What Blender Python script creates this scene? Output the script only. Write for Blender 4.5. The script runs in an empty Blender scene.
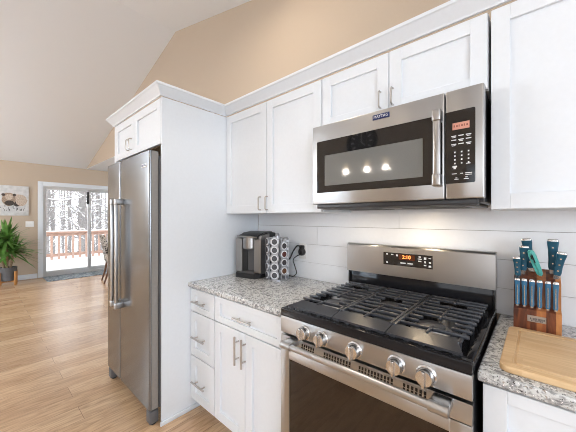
import bpy, bmesh, math, random
from mathutils import Vector, Matrix
random.seed(7)
C = bpy.context.scene.collection
S = bpy.context.scene
PI = math.pi

# ------------------------------------------------------------------ camera
cam_d = bpy.data.cameras.new('camera')
cam = bpy.data.objects.new('camera', cam_d); C.objects.link(cam)
cam.location = (0, 0, 1.352)
cam.rotation_euler = (math.radians(90), 0, math.radians(41.9))
cam_d.sensor_width = 36; cam_d.lens = 278.6 / 576 * 36
cam_d.shift_y = 2 / 576
cam_d.clip_start = 0.02; cam_d.clip_end = 200
S.camera = cam

# ------------------------------------------------------------------ world, light, exposure
w = bpy.data.worlds.new('overcast_sky'); S.world = w; w.use_nodes = True
bg = w.node_tree.nodes['Background']
bg.inputs[0].default_value = (0.93, 0.96, 1.0, 1); bg.inputs[1].default_value = 3.3

def area(name, loc, rot, sx, sy, power, col=(1, 1, 1), spread=PI):
    d = bpy.data.lights.new(name, 'AREA'); d.shape = 'RECTANGLE'; d.size = sx; d.size_y = sy
    d.energy = power; d.color = col; d.spread = spread
    o = bpy.data.objects.new(name, d); C.objects.link(o); o.location = loc; o.rotation_euler = rot
    return o
# fill lamps added at unseen windows behind the camera and in the nook
area('back_window_fill', (0.35, -3.16, 1.55), (math.radians(90), 0, PI), 2.4, 1.3, 10, (0.64, 0.82, 1.0)).rotation_euler = (math.radians(-90), 0, 0)
area('right_window_fill', (2.16, -1.0, 1.55), (math.radians(90), 0, math.radians(90)), 2.6, 1.3, 70, (0.80, 0.89, 1.0))
area('back_left_window_fill', (-5.2, -3.16, 1.5), (math.radians(-90), 0, 0), 2.2, 1.4, 230, (0.72, 0.86, 1.0))
area('nook_window_fill', (-5.2, 4.50, 1.45), (math.radians(90), 0, 0), 2.2, 1.4, 150, (0.72, 0.86, 1.0))
def lamp(name, loc, power, col, r):
    d = bpy.data.lights.new(name, 'POINT'); d.energy = power; d.color = col; d.shadow_soft_size = r
    o = bpy.data.objects.new(name, d); C.objects.link(o); o.location = loc
lamp('living_room_fill', (-6.4, -2.5, 2.1), 190, (0.92, 0.96, 1.0), 0.25)  # unseen lamp added to brighten the ceiling and far wall
lamp('kitchen_fill', (1.0, -2.3, 2.25), 10, (0.95, 0.97, 1.0), 0.15)  # unseen point lamp added behind the camera as kitchen fill
# disk lamps added under the ceiling, without fittings
def ceiling_disk(x, y, power):
    zc = ceil_z(x) - 0.03
    d = bpy.data.lights.new('ceiling_disk_light', 'AREA'); d.shape = 'DISK'; d.size = 0.16; d.energy = power
    d.color = (1.0, 0.87, 0.72)
    o = bpy.data.objects.new('ceiling_disk_light', d); C.objects.link(o); o.location = (x, y, zc)
RIDGE_X, RIDGE_Z = -3.69, 3.90
def ceil_z(x):
    return RIDGE_Z - (0.2813 * (RIDGE_X - x) if x < RIDGE_X else 0.25 * (x - RIDGE_X))
for cx_, cy_ in ((-1.35, 0.15), (0.35, 0.1), (-1.2, -1.9), (0.9, -1.6)):
    ceiling_disk(cx_, cy_, 3.0)  # four unseen lamps added to brighten the kitchen
ceiling_disk(-1.55, 1.0, 11)  # unseen, placed for the warm glow on the gable wall
area('microwave_cooktop_lamp', (-0.455, 1.45, 1.392), (0, 0, 0), 0.05, 0.03, 0.8, (1.0, 0.78, 0.52))
area('microwave_cooktop_lamp', (-0.80, 1.45, 1.392), (0, 0, 0), 0.05, 0.03, 0.35, (1.0, 0.80, 0.56))

S.view_settings.view_transform = 'Standard'; S.view_settings.look = 'None'
S.view_settings.gamma = 1; S.view_settings.use_curve_mapping = False
S.view_settings.exposure = -0.07
S.cycles.filter_width = 1.0

# ------------------------------------------------------------------ materials
def new_mat(name):
    m = bpy.data.materials.new(name); m.use_nodes = True
    nt = m.node_tree; b = nt.nodes['Principled BSDF']
    return m, nt, b
def plain(name, col, rough=0.5, metal=0.0, spec=0.5, coat=0.0, bump=0.0, bscale=60, emit=None, estr=0, var=0.04):
    m, nt, b = new_mat(name)
    L = nt.links
    tc = nt.nodes.new('ShaderNodeTexCoord'); nz = nt.nodes.new('ShaderNodeTexNoise')
    nz.inputs['Scale'].default_value = bscale; nz.inputs['Detail'].default_value = 3
    L.new(tc.outputs['Object'], nz.inputs['Vector'])
    rp = nt.nodes.new('ShaderNodeValToRGB')
    rp.color_ramp.elements[0].position = 0.3; rp.color_ramp.elements[1].position = 0.7
    rp.color_ramp.elements[0].color = tuple(c * (1 - var) for c in col) + (1,)
    rp.color_ramp.elements[1].color = tuple(min(1, c * (1 + var)) for c in col) + (1,)
    L.new(nz.outputs['Fac'], rp.inputs[0]); L.new(rp.outputs[0], b.inputs['Base Color'])
    b.inputs['Roughness'].default_value = rough; b.inputs['Metallic'].default_value = metal
    b.inputs['Specular IOR Level'].default_value = spec; b.inputs['Coat Weight'].default_value = coat
    if bump:
        bp = nt.nodes.new('ShaderNodeBump'); bp.inputs['Strength'].default_value = bump; bp.inputs['Distance'].default_value = 0.002
        L.new(nz.outputs['Fac'], bp.inputs['Height']); L.new(bp.outputs[0], b.inputs['Normal'])
    if emit:
        b.inputs['Emission Color'].default_value = emit + (1,); b.inputs['Emission Strength'].default_value = estr
    return m
def brushed(name, col, rough=0.3, axis='x', aniso=0.6, streak=0.03):
    m, nt, b = new_mat(name); L = nt.links
    tc = nt.nodes.new('ShaderNodeTexCoord'); mp = nt.nodes.new('ShaderNodeMapping')
    mp.inputs['Scale'].default_value = (3, 3, 420) if axis == 'x' else (420, 420, 3)
    nz = nt.nodes.new('ShaderNodeTexNoise'); nz.inputs['Scale'].default_value = 1; nz.inputs['Detail'].default_value = 2
    L.new(tc.outputs['Object'], mp.inputs[0]); L.new(mp.outputs[0], nz.inputs['Vector'])
    rp = nt.nodes.new('ShaderNodeMapRange'); rp.inputs[3].default_value = rough - 0.015; rp.inputs[4].default_value = rough + 0.015
    L.new(nz.outputs['Fac'], rp.inputs[0]); L.new(rp.outputs[0], b.inputs['Roughness'])
    cr = nt.nodes.new('ShaderNodeValToRGB')
    cr.color_ramp.elements[0].color = tuple(c * (1 - streak) for c in col) + (1,)
    cr.color_ramp.elements[1].color = tuple(min(1, c * (1 + streak)) for c in col) + (1,)
    L.new(nz.outputs['Fac'], cr.inputs[0]); L.new(cr.outputs[0], b.inputs['Base Color'])
    b.inputs['Metallic'].default_value = 1
    b.inputs['Anisotropic'].default_value = aniso; b.inputs['Anisotropic Rotation'].default_value = 0.25
    tg = nt.nodes.new('ShaderNodeTangent'); tg.direction_type = 'RADIAL'; tg.axis = 'Z'
    L.new(tg.outputs[0], b.inputs['Tangent'])
    return m
def wood(name, cols, scale=(2, 30, 30), rough=0.45, dist=1.5, coat=0.0):
    m, nt, b = new_mat(name); L = nt.links
    tc = nt.nodes.new('ShaderNodeTexCoord'); mp = nt.nodes.new('ShaderNodeMapping'); mp.inputs['Scale'].default_value = scale
    nz = nt.nodes.new('ShaderNodeTexNoise'); nz.inputs['Scale'].default_value = 1.0; nz.inputs['Detail'].default_value = 5; nz.inputs['Distortion'].default_value = dist
    L.new(tc.outputs['Object'], mp.inputs[0]); L.new(mp.outputs[0], nz.inputs['Vector'])
    cr = nt.nodes.new('ShaderNodeValToRGB'); e = cr.color_ramp.elements
    e[0].position = 0.3; e[1].position = 0.7
    e[0].color = cols[0] + (1,); e[1].color = cols[-1] + (1,)
    for i, c in enumerate(cols[1:-1]):
        x = e.new(0.3 + 0.4 * (i + 1) / (len(cols) - 1)); x.color = c + (1,)
    L.new(nz.outputs['Fac'], cr.inputs[0]); L.new(cr.outputs[0], b.inputs['Base Color'])
    b.inputs['Roughness'].default_value = rough; b.inputs['Coat Weight'].default_value = coat
    return m

def floor_mat():
    m, nt, b = new_mat('oak_planks'); L = nt.links; N = nt.nodes.new
    tc = N('ShaderNodeTexCoord'); mp = N('ShaderNodeMapping'); mp.inputs['Rotation'].default_value = (0, 0, math.radians(90))
    L.new(tc.outputs['Object'], mp.inputs[0])
    br = N('ShaderNodeTexBrick'); br.offset = 0.37; br.squash = 1.0
    br.inputs['Scale'].default_value = 1; br.inputs['Brick Width'].default_value = 1.3; br.inputs['Row Height'].default_value = 0.175
    br.inputs['Mortar Size'].default_value = 0.0012; br.inputs['Mortar Smooth'].default_value = 0.2; br.inputs['Bias'].default_value = 0
    br.inputs['Color1'].default_value = (0, 0, 0, 1); br.inputs['Color2'].default_value = (1, 1, 1, 1); br.inputs['Mortar'].default_value = (0.5, 0.5, 0.5, 1)
    L.new(mp.outputs[0], br.inputs['Vector'])
    # grain, shifted per plank
    sc = N('ShaderNodeVectorMath'); sc.operation = 'MULTIPLY'; sc.inputs[1].default_value = (30, 3.4, 1)
    L.new(tc.outputs['Object'], sc.inputs[0])
    ad = N('ShaderNodeVectorMath'); ad.operation = 'ADD'
    sf = N('ShaderNodeVectorMath'); sf.operation = 'SCALE'; sf.inputs['Scale'].default_value = 17
    L.new(br.outputs['Color'], sf.inputs[0]); L.new(sc.outputs[0], ad.inputs[0]); L.new(sf.outputs[0], ad.inputs[1])
    g = N('ShaderNodeTexNoise'); g.inputs['Scale'].default_value = 1.0; g.inputs['Detail'].default_value = 6; g.inputs['Distortion'].default_value = 2.2
    L.new(ad.outputs[0], g.inputs['Vector'])
    c1 = N('ShaderNodeValToRGB'); e = c1.color_ramp.elements
    e[0].position = 0.0; e[0].color = (0.50, 0.315, 0.18, 1); e[1].position = 1.0; e[1].color = (0.66, 0.455, 0.28, 1)
    x = e.new(0.5); x.color = (0.60, 0.40, 0.237, 1)
    L.new(br.outputs['Color'], c1.inputs[0])
    c2 = N('ShaderNodeValToRGB'); e = c2.color_ramp.elements
    e[0].position = 0.30; e[0].color = (0.60, 0.55, 0.50, 1); e[1].position = 0.60; e[1].color = (1.06, 1.06, 1.06, 1)
    L.new(g.outputs['Fac'], c2.inputs[0])
    mx = N('ShaderNodeMix'); mx.data_type = 'RGBA'; mx.blend_type = 'MULTIPLY'; mx.inputs[0].default_value = 0.8
    L.new(c1.outputs[0], mx.inputs[6]); L.new(c2.outputs[0], mx.inputs[7])
    # knots
    vk = N('ShaderNodeTexVoronoi'); vk.inputs['Scale'].default_value = 1.0
    ks = N('ShaderNodeVectorMath'); ks.operation = 'MULTIPLY'; ks.inputs[1].default_value = (3.2, 1.5, 1); L.new(tc.outputs['Object'], ks.inputs[0]); L.new(ks.outputs[0], vk.inputs['Vector'])
    kr = N('ShaderNodeValToRGB'); e = kr.color_ramp.elements
    e[0].position = 0.02; e[0].color = (0.3, 0.22, 0.16, 1); e[1].position = 0.07; e[1].color = (1, 1, 1, 1)
    L.new(vk.outputs['Distance'], kr.inputs[0])
    mk = N('ShaderNodeMix'); mk.data_type = 'RGBA'; mk.blend_type = 'MULTIPLY'; mk.inputs[0].default_value = 0.8
    L.new(mx.outputs[2], mk.inputs[6]); L.new(kr.outputs[0], mk.inputs[7])
    ms = N('ShaderNodeMix'); ms.data_type = 'RGBA'; ms.inputs[7].default_value = (0.16, 0.09, 0.05, 1)
    L.new(br.outputs['Fac'], ms.inputs[0]); L.new(mk.outputs[2], ms.inputs[6]); L.new(ms.outputs[2], b.inputs['Base Color'])
    b.inputs['Roughness'].default_value = 0.25; b.inputs['Specular IOR Level'].default_value = 0.85
    bp = N('ShaderNodeBump'); bp.inputs['Strength'].default_value = 0.12; bp.inputs['Distance'].default_value = 0.002
    L.new(g.outputs['Fac'], bp.inputs['Height']); L.new(bp.outputs[0], b.inputs['Normal'])
    return m

def granite_mat():
    m, nt, b = new_mat('speckled_granite'); L = nt.links; N = nt.nodes.new
    tc = N('ShaderNodeTexCoord')
    def noise(s, d=4, dist=0.0):
        n = N('ShaderNodeTexNoise'); n.inputs['Scale'].default_value = s; n.inputs['Detail'].default_value = d; n.inputs['Distortion'].default_value = dist
        L.new(tc.outputs['Object'], n.inputs['Vector']); return n
    def ramp(src, p0, c0, p1, c1):
        r = N('ShaderNodeValToRGB'); e = r.color_ramp.elements
        e[0].position = p0; e[0].color = c0 + (1,); e[1].position = p1; e[1].color = c1 + (1,)
        L.new(src, r.inputs[0]); return r
    def mix(f, a, c):
        x = N('ShaderNodeMix'); x.data_type = 'RGBA'
        L.new(f, x.inputs[0]); L.new(a, x.inputs[6])
        if isinstance(c, tuple): x.inputs[7].default_value = c + (1,)
        else: L.new(c, x.inputs[7])
        return x.outputs[2]
    base = ramp(noise(75, 6, 0.5).outputs['Fac'], 0.36, (0.27, 0.275, 0.28), 0.54, (0.65, 0.66, 0.655)).outputs[0]
    f1 = ramp(noise(140, 3, 0.6).outputs['Fac'], 0.60, (0, 0, 0), 0.66, (1, 1, 1)).outputs[0]
    c = mix(f1, base, (0.06, 0.06, 0.06))
    f2 = ramp(noise(90, 3, 0.3).outputs['Fac'], 0.63, (0, 0, 0), 0.70, (1, 1, 1)).outputs[0]
    c = mix(f2, c, (0.33, 0.28, 0.235))
    f3 = ramp(noise(20, 6, 1.6).outputs['Fac'], 0.57, (0, 0, 0), 0.66, (1, 1, 1)).outputs[0]
    c = mix(f3, c, (0.22, 0.22, 0.23))
    f4 = ramp(noise(130, 2).outputs['Fac'], 0.64, (0, 0, 0), 0.69, (1, 1, 1)).outputs[0]
    c = mix(f4, c, (0.88, 0.87, 0.85))
    L.new(c, b.inputs['Base Color']); b.inputs['Roughness'].default_value = 0.18
    return m

def glass_mat(name, tint=(1, 1, 1), refl=1.0):
    m = bpy.data.materials.new(name); m.use_nodes = True; nt = m.node_tree; nt.nodes.clear(); N = nt.nodes.new; L = nt.links
    o = N('ShaderNodeOutputMaterial'); mx = N('ShaderNodeMixShader'); t = N('ShaderNodeBsdfTransparent'); g = N('ShaderNodeBsdfGlossy'); f = N('ShaderNodeFresnel')
    t.inputs[0].default_value = tint + (1,); g.inputs['Roughness'].default_value = 0.01; g.inputs[0].default_value = (refl, refl, refl, 1); f.inputs[0].default_value = 1.45
    L.new(f.outputs[0], mx.inputs[0]); L.new(t.outputs[0], mx.inputs[1]); L.new(g.outputs[0], mx.inputs[2]); L.new(mx.outputs[0], o.inputs[0])
    return m
def fabric_pattern():
    m, nt, b = new_mat('floral_upholstery'); L = nt.links; N = nt.nodes.new
    tc = N('ShaderNodeTexCoord'); nz = N('ShaderNodeTexNoise'); nz.inputs['Scale'].default_value = 16; nz.inputs['Detail'].default_value = 2; nz.inputs['Distortion'].default_value = 2.0
    L.new(tc.outputs['Object'], nz.inputs['Vector']); r = N('ShaderNodeValToRGB'); e = r.color_ramp.elements; r.color_ramp.interpolation = 'LINEAR'
    e[0].position = 0.48; e[0].color = (0.03, 0.025, 0.022, 1); e[1].position = 0.52; e[1].color = (0.62, 0.58, 0.53, 1)
    L.new(nz.outputs['Fac'], r.inputs[0]); L.new(r.outputs[0], b.inputs['Base Color']); b.inputs['Roughness'].default_value = 0.9
    return m
def rug_pattern():
    m, nt, b = new_mat('woven_rug'); L = nt.links; N = nt.nodes.new
    tc = N('ShaderNodeTexCoord'); nz = N('ShaderNodeTexNoise'); nz.inputs['Scale'].default_value = 14; nz.inputs['Detail'].default_value = 6; nz.inputs['Distortion'].default_value = 1.0
    L.new(tc.outputs['Object'], nz.inputs['Vector']); r = N('ShaderNodeValToRGB'); e = r.color_ramp.elements
    e[0].position = 0.38; e[0].color = (0.10, 0.13, 0.16, 1); e[1].position = 0.62; e[1].color = (0.42, 0.46, 0.48, 1)
    L.new(nz.outputs['Fac'], r.inputs[0]); L.new(r.outputs[0], b.inputs['Base Color']); b.inputs['Roughness'].default_value = 0.95
    return m
def bamboo_mat():
    m, nt, b = new_mat('bamboo_strips'); L = nt.links; N = nt.nodes.new
    tc = N('ShaderNodeTexCoord'); br = N('ShaderNodeTexBrick'); br.offset = 0.43
    br.inputs['Scale'].default_value = 1; br.inputs['Brick Width'].default_value = 0.31; br.inputs['Row Height'].default_value = 0.022; br.inputs['Mortar Size'].default_value = 0.0
    br.inputs['Color1'].default_value = (0.66, 0.43, 0.22, 1); br.inputs['Color2'].default_value = (0.75, 0.53, 0.30, 1)
    L.new(tc.outputs['Object'], br.inputs['Vector'])
    mp = N('ShaderNodeMapping'); mp.inputs['Scale'].default_value = (12, 160, 60); L.new(tc.outputs['Object'], mp.inputs[0])
    nz = N('ShaderNodeTexNoise'); nz.inputs['Scale'].default_value = 1; nz.inputs['Detail'].default_value = 4; L.new(mp.outputs[0], nz.inputs['Vector'])
    r = N('ShaderNodeValToRGB'); e = r.color_ramp.elements; e[0].position = 0.3; e[0].color = (0.86, 0.83, 0.8, 1); e[1].position = 0.6; e[1].color = (1, 1, 1, 1)
    L.new(nz.outputs['Fac'], r.inputs[0]); mx = N('ShaderNodeMix'); mx.data_type = 'RGBA'; mx.blend_type = 'MULTIPLY'; mx.inputs[0].default_value = 1
    L.new(br.outputs['Color'], mx.inputs[6]); L.new(r.outputs[0], mx.inputs[7]); L.new(mx.outputs[2], b.inputs['Base Color']); b.inputs['Roughness'].default_value = 0.45
    return m
def acacia_mat():
    m, nt, b = new_mat('acacia_staves'); L = nt.links; N = nt.nodes.new
    tc = N('ShaderNodeTexCoord'); mp = N('ShaderNodeMapping'); mp.inputs['Scale'].default_value = (46, 46, 7); L.new(tc.outputs['Object'], mp.inputs[0])
    sx = N('ShaderNodeSeparateXYZ'); L.new(tc.outputs['Object'], sx.inputs[0])
    st = N('ShaderNodeMath'); st.operation = 'MULTIPLY'; st.inputs[1].default_value = 36; L.new(sx.outputs[0], st.inputs[0])
    fl = N('ShaderNodeMath'); fl.operation = 'FLOOR'; L.new(st.outputs[0], fl.inputs[0])
    wn = N('ShaderNodeTexWhiteNoise'); wn.noise_dimensions = '1D'; L.new(fl.outputs[0], wn.inputs['W'])
    nz = N('ShaderNodeTexNoise'); nz.inputs['Scale'].default_value = 1; nz.inputs['Detail'].default_value = 5; nz.inputs['Distortion'].default_value = 0.8; L.new(mp.outputs[0], nz.inputs['Vector'])
    ad = N('ShaderNodeMath'); ad.operation = 'MULTIPLY_ADD'; ad.inputs[1].default_value = 0.55; L.new(wn.outputs['Value'], ad.inputs[0]); 
    hf = N('ShaderNodeMath'); hf.operation = 'MULTIPLY'; hf.inputs[1].default_value = 0.55; L.new(nz.outputs['Fac'], hf.inputs[0]); L.new(hf.outputs[0], ad.inputs[2])
    r = N('ShaderNodeValToRGB'); e = r.color_ramp.elements; e[0].position = 0.28; e[0].color = (0.06, 0.016, 0.008, 1); e[1].position = 0.85; e[1].color = (0.56, 0.24, 0.075, 1)
    x = e.new(0.52); x.color = (0.30, 0.085, 0.028, 1)
    L.new(ad.outputs[0], r.inputs[0]); L.new(r.outputs[0], b.inputs['Base Color']); b.inputs['Roughness'].default_value = 0.38
    return m

M = dict(
    white=plain('cabinet_white_paint', (0.765, 0.80, 0.84), 0.34, var=0.01),
    trimw=plain('trim_white_paint', (0.70, 0.735, 0.775), 0.4, var=0.01),
    tan=plain('tan_wall_paint', (0.51, 0.415, 0.32), 0.85, bump=0.05, bscale=220, var=0.015),
    ceil=plain('ceiling_paint', (0.73, 0.745, 0.765), 0.9, bump=0.05, bscale=200, var=0.01),
    ship=plain('shiplap_white_paint', (0.87, 0.885, 0.91), 0.3, var=0.01),
    gapd=plain('shadow_gap_backing', (0.30, 0.29, 0.28), 0.8),
    floor=floor_mat(), granite=granite_mat(), bamboo=bamboo_mat(), acacia=acacia_mat(),
    rawwood=wood('raw_plywood', [(0.30, 0.17, 0.08), (0.45, 0.28, 0.14)], (20, 3, 20)),
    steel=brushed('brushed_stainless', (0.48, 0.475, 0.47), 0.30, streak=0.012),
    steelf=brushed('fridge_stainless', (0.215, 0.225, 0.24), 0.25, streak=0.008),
    steelp=plain('polished_steel', (0.68, 0.67, 0.66), 0.25, 1.0, bscale=4, var=0.005),
    nickel=plain('brushed_nickel', (0.52, 0.49, 0.46), 0.32, 1.0, var=0.02),
    bglass=plain('black_glass', (0.012, 0.012, 0.013), 0.04, 0, 0.9, var=0.01),
    mesh=plain('smoked_mesh_window', (0.165, 0.168, 0.16), 0.07, 0, 0.75, var=0.03, bscale=400),
    ovglass=plain('tinted_oven_glass', (0.018, 0.010, 0.006), 0.05, 0, 0.55, var=0.02),
    enamel=plain('black_enamel', (0.012, 0.012, 0.014), 0.08, 0, 0.28, var=0.02),
    iron=plain('cast_iron', (0.034, 0.037, 0.045), 0.28, 0, 0.7, bump=0.15, bscale=300, var=0.1),
    blackp=plain('black_plastic', (0.018, 0.018, 0.02), 0.35, 0, 0.5, var=0.05),
    greyp=plain('grey_plastic', (0.12, 0.12, 0.125), 0.45, var=0.05),
    dedge=plain('door_edge_grey', (0.30, 0.285, 0.265), 0.4, 0.3),
    fside=plain('fridge_side_grey', (0.10, 0.10, 0.105), 0.5, var=0.05),
    alum=plain('cast_aluminium', (0.62, 0.61, 0.59), 0.35, 1.0, var=0.05),
    vent=plain('vent_slot_black', (0.01, 0.01, 0.01), 0.6),
    mark=plain('white_key_print', (0.75, 0.75, 0.75), 0.5, var=0.0),
    dred=plain('salmon_display', (0.42, 0.20, 0.15), 0.3, emit=(0.9, 0.42, 0.32), estr=0.25, var=0.05),
    dredd=plain('display_text', (0.25, 0.08, 0.06), 0.4),
    damb=plain('amber_digits', (0.9, 0.3, 0.08), 0.4, emit=(1.0, 0.28, 0.06), estr=1.6),
    dback=plain('amber_display_backing', (0.05, 0.015, 0.008), 0.2, emit=(1.0, 0.2, 0.03), estr=0.05),
    navy=plain('navy_badge', (0.015, 0.03, 0.12), 0.3),
    kblue=plain('teal_blue_handle', (0.012, 0.085, 0.14), 0.38, var=0.06),
    sblue=plain('steel_blue_handle', (0.05, 0.17, 0.30), 0.3, var=0.06),
    aqua=plain('aqua_handle', (0.10, 0.46, 0.42), 0.4, var=0.04),
    podw=plain('pod_white_plastic', (0.78, 0.79, 0.82), 0.35, var=0.02),
    podd=plain('pod_lid_dark_foil', (0.035, 0.03, 0.035), 0.35, var=0.4, bscale=90),
    podr=plain('pod_lid_red_foil', (0.10, 0.022, 0.02), 0.35, var=0.4, bscale=90),
    podb=plain('pod_lid_brown_foil', (0.12, 0.05, 0.02), 0.35, var=0.4, bscale=90),
    podg=plain('pod_lid_grey_foil', (0.07, 0.07, 0.08), 0.35, var=0.4, bscale=90),
    rack=plain('silver_carousel_metal', (0.50, 0.51, 0.54), 0.3, 0.8, var=0.03),
    ksil=brushed('machine_silver', (0.36, 0.35, 0.34), 0.34),
    glass=glass_mat('window_glass'), shade=glass_mat('clear_shade_glass', (0.97, 0.97, 0.97)),
    oakleg=wood('golden_wood', [(0.45, 0.20, 0.06), (0.62, 0.32, 0.11)], (30, 30, 3)),
    pot=plain('charcoal_pot', (0.12, 0.125, 0.135), 0.7, bump=0.1, var=0.08),
    soil=plain('potting_soil', (0.05, 0.035, 0.025), 0.95, bump=0.6, var=0.3),
    leaf=plain('yucca_leaf', (0.10, 0.235, 0.045), 0.42, bscale=9, var=0.45),
    cane=plain('yucca_cane', (0.30, 0.23, 0.15), 0.85, bump=0.4, bscale=40, var=0.25),
    canvas=plain('pale_canvas', (0.60, 0.60, 0.60), 0.85, bscale=14, var=0.12),
    furb=plain('painted_brown_fur', (0.34, 0.25, 0.19), 0.9, bscale=70, var=0.35),
    furl=plain('painted_light_fur', (0.52, 0.42, 0.34), 0.9, bscale=70, var=0.3),
    furd=plain('painted_dark_face', (0.07, 0.055, 0.05), 0.9, bscale=60, var=0.4),
    plate=plain('switch_white', (0.80, 0.79, 0.77), 0.35, var=0.01),
    rug=rug_pattern(), fabric=fabric_pattern(),
    dkwood=wood('walnut_leg', [(0.10, 0.045, 0.022), (0.20, 0.10, 0.05)], (30, 30, 4)),
    snow=plain('snow', (0.90, 0.91, 0.93), 0.7, bump=0.3, bscale=8, var=0.02),
    cedar=wood('weathered_cedar', [(0.46, 0.30, 0.24), (0.60, 0.43, 0.36)], (4, 4, 20), 0.8),
    bark=plain('grey_bark', (0.22, 0.21, 0.205), 0.95, bscale=18, var=0.35),
    warm=plain('lamp_filament', (1, 0.8, 0.5), 0.5, emit=(1.0, 0.70, 0.38), estr=9),
    black=plain('black_metal', (0.02, 0.02, 0.02), 0.45, var=0.05),
    clockf=plain('clock_face_grey', (0.07, 0.068, 0.066), 0.7, var=0.1),
    upvc=plain('grey_door_vinyl', (0.54, 0.54, 0.54), 0.4, var=0.01),
)

# ------------------------------------------------------------------ mesh helpers
class MB:
    def __init__(s): s.bm = bmesh.new(); s.mats = []; s.cur = 0
    def use(s, m):
        if m not in s.mats: s.mats.append(m)
        s.cur = s.mats.index(m); return s
    def _fin(s, faces):
        for f in faces: f.material_index = s.cur
    def box(s, x0, x1, y0, y1, z0, z1, bev=0.0, seg=2):
        r = bmesh.ops.create_cube(s.bm, size=1)
        vs = r['verts']
        for v in vs:
            v.co = Vector(((x0 + x1) / 2 + v.co.x * (x1 - x0), (y0 + y1) / 2 + v.co.y * (y1 - y0), (z0 + z1) / 2 + v.co.z * (z1 - z0)))
        fs = list({f for v in vs for f in v.link_faces}); s._fin(fs)
        if bev:
            es = list({e for v in vs for e in v.link_edges})
            rr = bmesh.ops.bevel(s.bm, geom=es, offset=bev, segments=seg, profile=0.5, affect='EDGES', clamp_overlap=True)
            s._fin(rr['faces'])
        return s
    def obox(s, c, size, rot=(0, 0, 0), bev=0.0, seg=2):
        from mathutils import Euler
        R = Euler(rot).to_matrix(); n0 = len(s.bm.verts)
        s.bm.verts.ensure_lookup_table()
        old = set(s.bm.verts)
        s.box(-size[0] / 2, size[0] / 2, -size[1] / 2, size[1] / 2, -size[2] / 2, size[2] / 2, bev, seg)
        for v in s.bm.verts:
            if v not in old: v.co = R @ v.co + Vector(c)
        return s
    def loft(s, rings, closed=True, cap=True):
        rr = [[s.bm.verts.new(p) for p in ring] for ring in rings]
        fs = []
        n = len(rr[0])
        for a, b in zip(rr[:-1], rr[1:]):
            for i in range(n if closed else n - 1):
                j = (i + 1) % n
                try: fs.append(s.bm.faces.new((a[i], a[j], b[j], b[i])))
                except ValueError: pass
        if cap:
            for ring in (list(reversed(rr[0])), rr[-1]):
                try: fs.append(s.bm.faces.new(ring))
                except ValueError: pass
        s._fin(fs); return s
    def tube(s, pts, r, seg=10, cap=True):
        pts = [Vector(p) for p in pts]; rings = []
        rs = r if isinstance(r, (list, tuple)) else [r] * len(pts)
        prev = None
        for i, p in enumerate(pts):
            d = (pts[min(i + 1, len(pts) - 1)] - pts[max(i - 1, 0)]).normalized()
            if prev is None:
                up = Vector((0, 0, 1)) if abs(d.z) < 0.9 else Vector((1, 0, 0))
                u = d.cross(up).normalized()
            else:
                u = (prev - d * prev.dot(d)).normalized()
            prev = u; v = d.cross(u)
            rings.append([p + (u * math.cos(2 * PI * k / seg) + v * math.sin(2 * PI * k / seg)) * rs[i] for k in range(seg)])
        return s.loft(rings, True, cap)
    def cyl(s, p0, p1, r, seg=24, r2=None):
        return s.tube([p0, p1], [r, r if r2 is None else r2], seg)
    def lathe(s, prof, c=(0, 0, 0), axis=(0, 0, 1), seg=28, cap=True):
        a = Vector(axis).normalized(); up = Vector((0, 0, 1)) if abs(a.z) < 0.9 else Vector((1, 0, 0))
        u = a.cross(up).normalized(); v = a.cross(u); c = Vector(c)
        rings = [[c + a * h + (u * math.cos(2 * PI * k / seg) + v * math.sin(2 * PI * k / seg)) * max(r, 1e-4) for k in range(seg)] for r, h in prof]
        return s.loft(rings, True, cap)
    def prism(s, poly, axis, a, b):
        def P(p, t):
            if axis == 'x': return (t, p[0], p[1])
            if axis == 'y': return (p[0], t, p[1])
            return (p[0], p[1], t)
        return s.loft([[P(p, a) for p in poly], [P(p, b) for p in poly]])
    def quad(s, a, b, c, d):
        s._fin([s.bm.faces.new([s.bm.verts.new(p) for p in (a, b, c, d)])]); return s
    def build(s, name, mat=None, parent=None, smooth=35):
        bm = s.bm
        bmesh.ops.recalc_face_normals(bm, faces=bm.faces)
        off = root_loc(parent)
        if parent is None and name not in KEEP:
            xs = [v.co for v in bm.verts]
            mn = Vector((min(p.x for p in xs), min(p.y for p in xs), min(p.z for p in xs)))
            mxx = Vector((max(p.x for p in xs), max(p.y for p in xs), max(p.z for p in xs)))
            off = Vector(((mn.x + mxx.x) / 2, (mn.y + mxx.y) / 2, mn.z))
        if off.length: bmesh.ops.translate(bm, verts=bm.verts, vec=-off)
        me = bpy.data.meshes.new(name); bm.to_mesh(me); bm.free()
        mats = s.mats or [mat]
        for m_ in mats: me.materials.append(M[m_] if isinstance(m_, str) else m_)
        if smooth:
            me.shade_smooth(); me.set_sharp_from_angle(angle=math.radians(smooth))
        o = bpy.data.objects.new(name, me); C.objects.link(o)
        if parent is None: o.location = off
        else: o.parent = parent
        return o
KEEP = {'floor'}
LOCAL = set()       # roots whose parts are modelled in the root's own coordinates
def root_loc(p):
    if p is None: return Vector((0, 0, 0))
    while p.parent: p = p.parent
    return Vector((0, 0, 0)) if p.name in LOCAL else Vector(p.location)
def thing(name, loc, label, cat, group=None, rz=0, local=False, kind=None):
    o = bpy.data.objects.new(name, None); C.objects.link(o); o.location = loc; o.rotation_euler = (0, 0, rz)
    o.empty_display_size = 0.05
    if local: LOCAL.add(o.name)
    tag(o, label, cat, group, kind); return o
def tag(o, label=None, cat=None, group=None, kind=None):
    if label: o['label'] = label
    if cat: o['category'] = cat
    if group: o['group'] = group
    if kind: o['kind'] = kind
    return o
def struct(mb, name, mat=None, parent=None, smooth=35):
    o = mb.build(name, mat, parent, smooth)
    if parent is None: o['kind'] = 'structure'
    return o
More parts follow.
